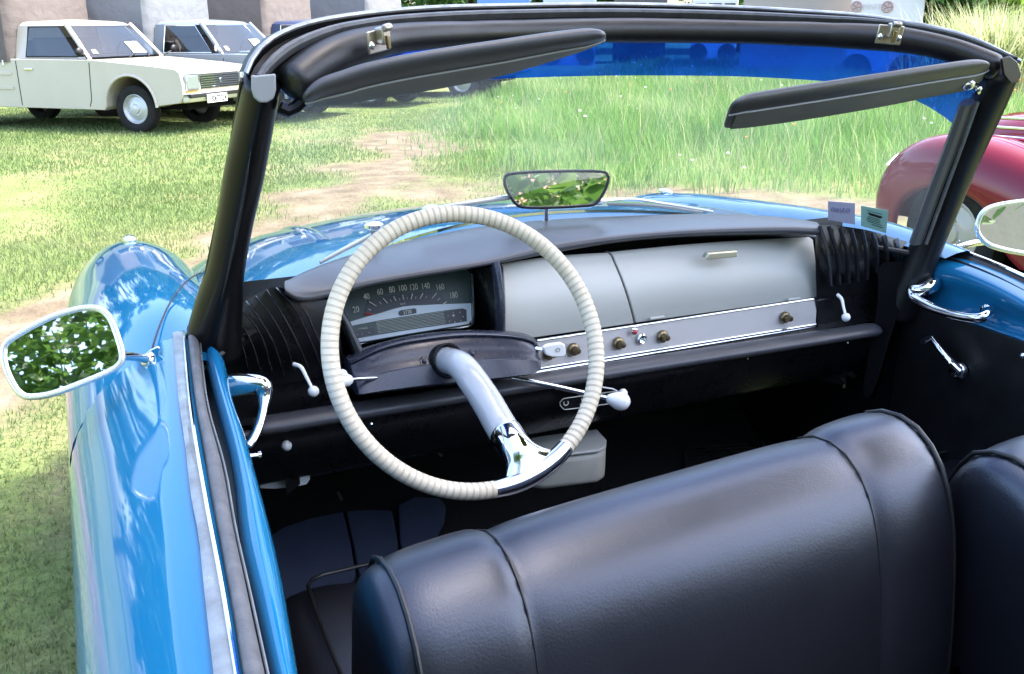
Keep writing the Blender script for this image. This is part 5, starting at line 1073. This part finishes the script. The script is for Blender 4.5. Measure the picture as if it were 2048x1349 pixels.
def bg_tree(label, px, dist, cz, rad_, nl, size, m, seed): 
    p = at_depth(px, 100, dist); b_ = (p.x, p.y, gz(p.x, p.y)); tree(label, b_, cz+rad_[2]*.5, (p.x, p.y, b_[2]+cz), rad_, nl, size, m, seed, .16, 40, group='trees and bushes behind the field', limbs=5)
bg_tree('dark green bush right of the white box van', 1862, 25, 1.9, (1.0, 1.0, 1.5), 7000, .16, HEDGE, 31)
bg_tree('bright lime green tree at the top right', 1960, 30, 2.6, (1.6, 1.6, 1.8), 8000, .2, LIME, 32)
bg_tree('tall dark tree left of the blue van', 860, 42, 3.6, (2.2, 2.2, 3.4), 8000, .26, HEDGE, 33)
bg_tree('dark tree behind the silver van', 1130, 50, 4.2, (4, 3, 4), 9000, .32, HEDGE, 34)
bg_tree('dark tree behind the stone house', 1480, 52, 4.5, (4.5, 3, 4.2), 9000, .32, HEDGE, 35)
bg_tree('grey green tree at the far right edge', 2075, 40, 3.4, (3.2, 3, 3.4), 9000, .26, HEDGE, 36)
bg_tree('dark tree behind the tan canvas of the third pickup', 560, 46, 4.2, (4.5, 3, 4.2), 9000, .32, HEDGE, 37)
bg_tree('dark tree far behind the cream pickup', 180, 44, 4.2, (4.5, 3, 4.2), 9000, .32, HEDGE, 38)
for i_, (az_, d_, h_) in enumerate(((-36, 40, 7), (-27, 44, 8), (-17, 48, 9), (-6, 52, 9.5), (4, 50, 9), (13, 54, 10), (22, 58, 10), (31, 60, 10), (40, 58, 9), (49, 52, 9), (60, 46, 8))):  # crowns above the frame, added tall to darken reflections in the paint
    p = CAM+V((math.sin(math.radians(az_)), math.cos(math.radians(az_)), 0))*d_; g0_ = gz(p.x, p.y)
    tree(('tall dark tree of the mostly unseen wood beyond the field, %s' % ('far left', 'left of the pickups', 'behind the cream pickup', 'behind the blue-grey pickup', 'behind the third pickup', 'behind the last pickup', 'behind the blue van', 'behind the dark van', 'behind the white van', 'right of the stone house', 'far right')[i_]), (p.x, p.y, g0_), h_*1.3, (p.x, p.y, g0_+h_), (6.5, 4, h_*.8), 5200, .75, HEDGE, 60+i_, .35, 46, group='trees of the mostly unseen wood beyond the field', limbs=5)
# pampas grass clump
p = at_depth(1990, 100, 19); k = 2600; a = rng.uniform(0, 2*np.pi, k); r_ = np.abs(rng.normal(0, .55, k))
PAMP = leafmat('pampas_blade', [(0, (.26, .32, .12)), (.6, (.42, .46, .22)), (1, (.60, .58, .36))], .5)
po = blades('pampas_clump', p.x+np.cos(a)*r_, p.y+np.sin(a)*r_, rng.uniform(.7, 1.75, k), np.full(k, .03), rng.random(k), PAMP, .75); tag(po, 'clump of pale pampas grass beyond the maroon car', 'plant')

# house behind the camera, seen in the passenger-side mirror
hb = empty('beige_house', (4.2, -10.5, 0)); tag(hb, 'beige rendered house behind the car, seen in the passenger door mirror', 'house')
MB().prism([V((-5, 0, -.2)), V((5, 0, -.2)), V((5, -6, -.2)), V((-5, -6, -.2))], (0, 0, 3.6)).build('wall', mat('beige_render', (.46, .39, .32), .9, noise=(1.2, .7, (.38, .32, .26)), bump=(8, .5, .03)), hb)
MB().prism([V((-5.3, .4, 3.35)), V((-5.3, -3, 5.2)), V((-5.3, -6.4, 3.35))], (10.6, 0, 0)).build('roof', mat('roof_tile_red', (.28, .12, .07), .8), hb)
for xx in (-2.4, 1.8):
    wn_ = MB().box((xx, .02, 1.6), 1.0, .08, 1.3).build('window', CARGL, hb); MB().box((xx, .07, .9), 1.2, .14, .08).build('sill', STONE, wn_)
MB().box((-4.1, .03, 1.0), .95, .08, 2.05).build('door', mat('door_brown', (.12, .07, .04), .5), hb)

# ================================================================== paper discs on the windscreen
LIL = mat('lilac_paper', (.52, .50, .66), .7); MINT = mat('mint_paper', (.33, .56, .48), .7); LILI = mat('lilac_ink', (.25, .22, .42), .7)
def card(label, px, m, lines, mirrored):
    ctr = S(sum(a for a, b in px)/4, sum(b for a, b in px)/4, y=lambda x, z: ygl(x, z, -.02)); o = empty('paper_card', ctr); tag(o, label, 'card')
    P4 = [S(a, b, y=lambda x, z: ygl(x, z, -.02))-ctr for a, b in px]; xa_ = (P4[1]-P4[0]).normalized(); ya_ = (P4[0]-P4[3]); nn = xa_.cross(ya_).normalized()
    if nn.y > 0: nn = -nn
    MB().prism(P4, -nn*.0006).build('sheet', m, o, smooth=False)
    for body, u_, v_, sz, ink in lines:
        loc = P4[3]+(P4[2]-P4[3])*u_+(P4[0]-P4[3])*v_+nn*.0012
        text('print', body, sz, loc, -xa_ if mirrored else xa_, ya_, ink, o, extr=.0002)
    return o, P4
card('lilac paper disc stuck low inside the windscreen, left of the mint one', [(1656, 403), (1710, 407), (1710, 450), (1656, 440)], LIL, [('03/60', .45, .66, .016, LILI)], True)
minto, mint = card('mint green printed paper stuck low inside the windscreen near the pillar', [(1722, 412), (1777, 422), (1772, 467), (1722, 452)], MINT, [], False)
for k_, (v_, u0_, u1_, r_) in enumerate(((.86, .2, .8, .0005), (.74, .25, .8, .0012), (.68, .3, .78, .0010), (.56, .25, .7, .0006), (.48, .2, .75, .0005), (.40, .2, .72, .0005), (.32, .25, .8, .0005), (.22, .4, .85, .0006))):
    MB().tube([mint[3]+(mint[2]-mint[3])*u_+(mint[0]-mint[3])*v_+V((0, -.0016, .0003)) for u_ in (u0_, u1_)], r_, 4).build('printed_line', INK, minto)
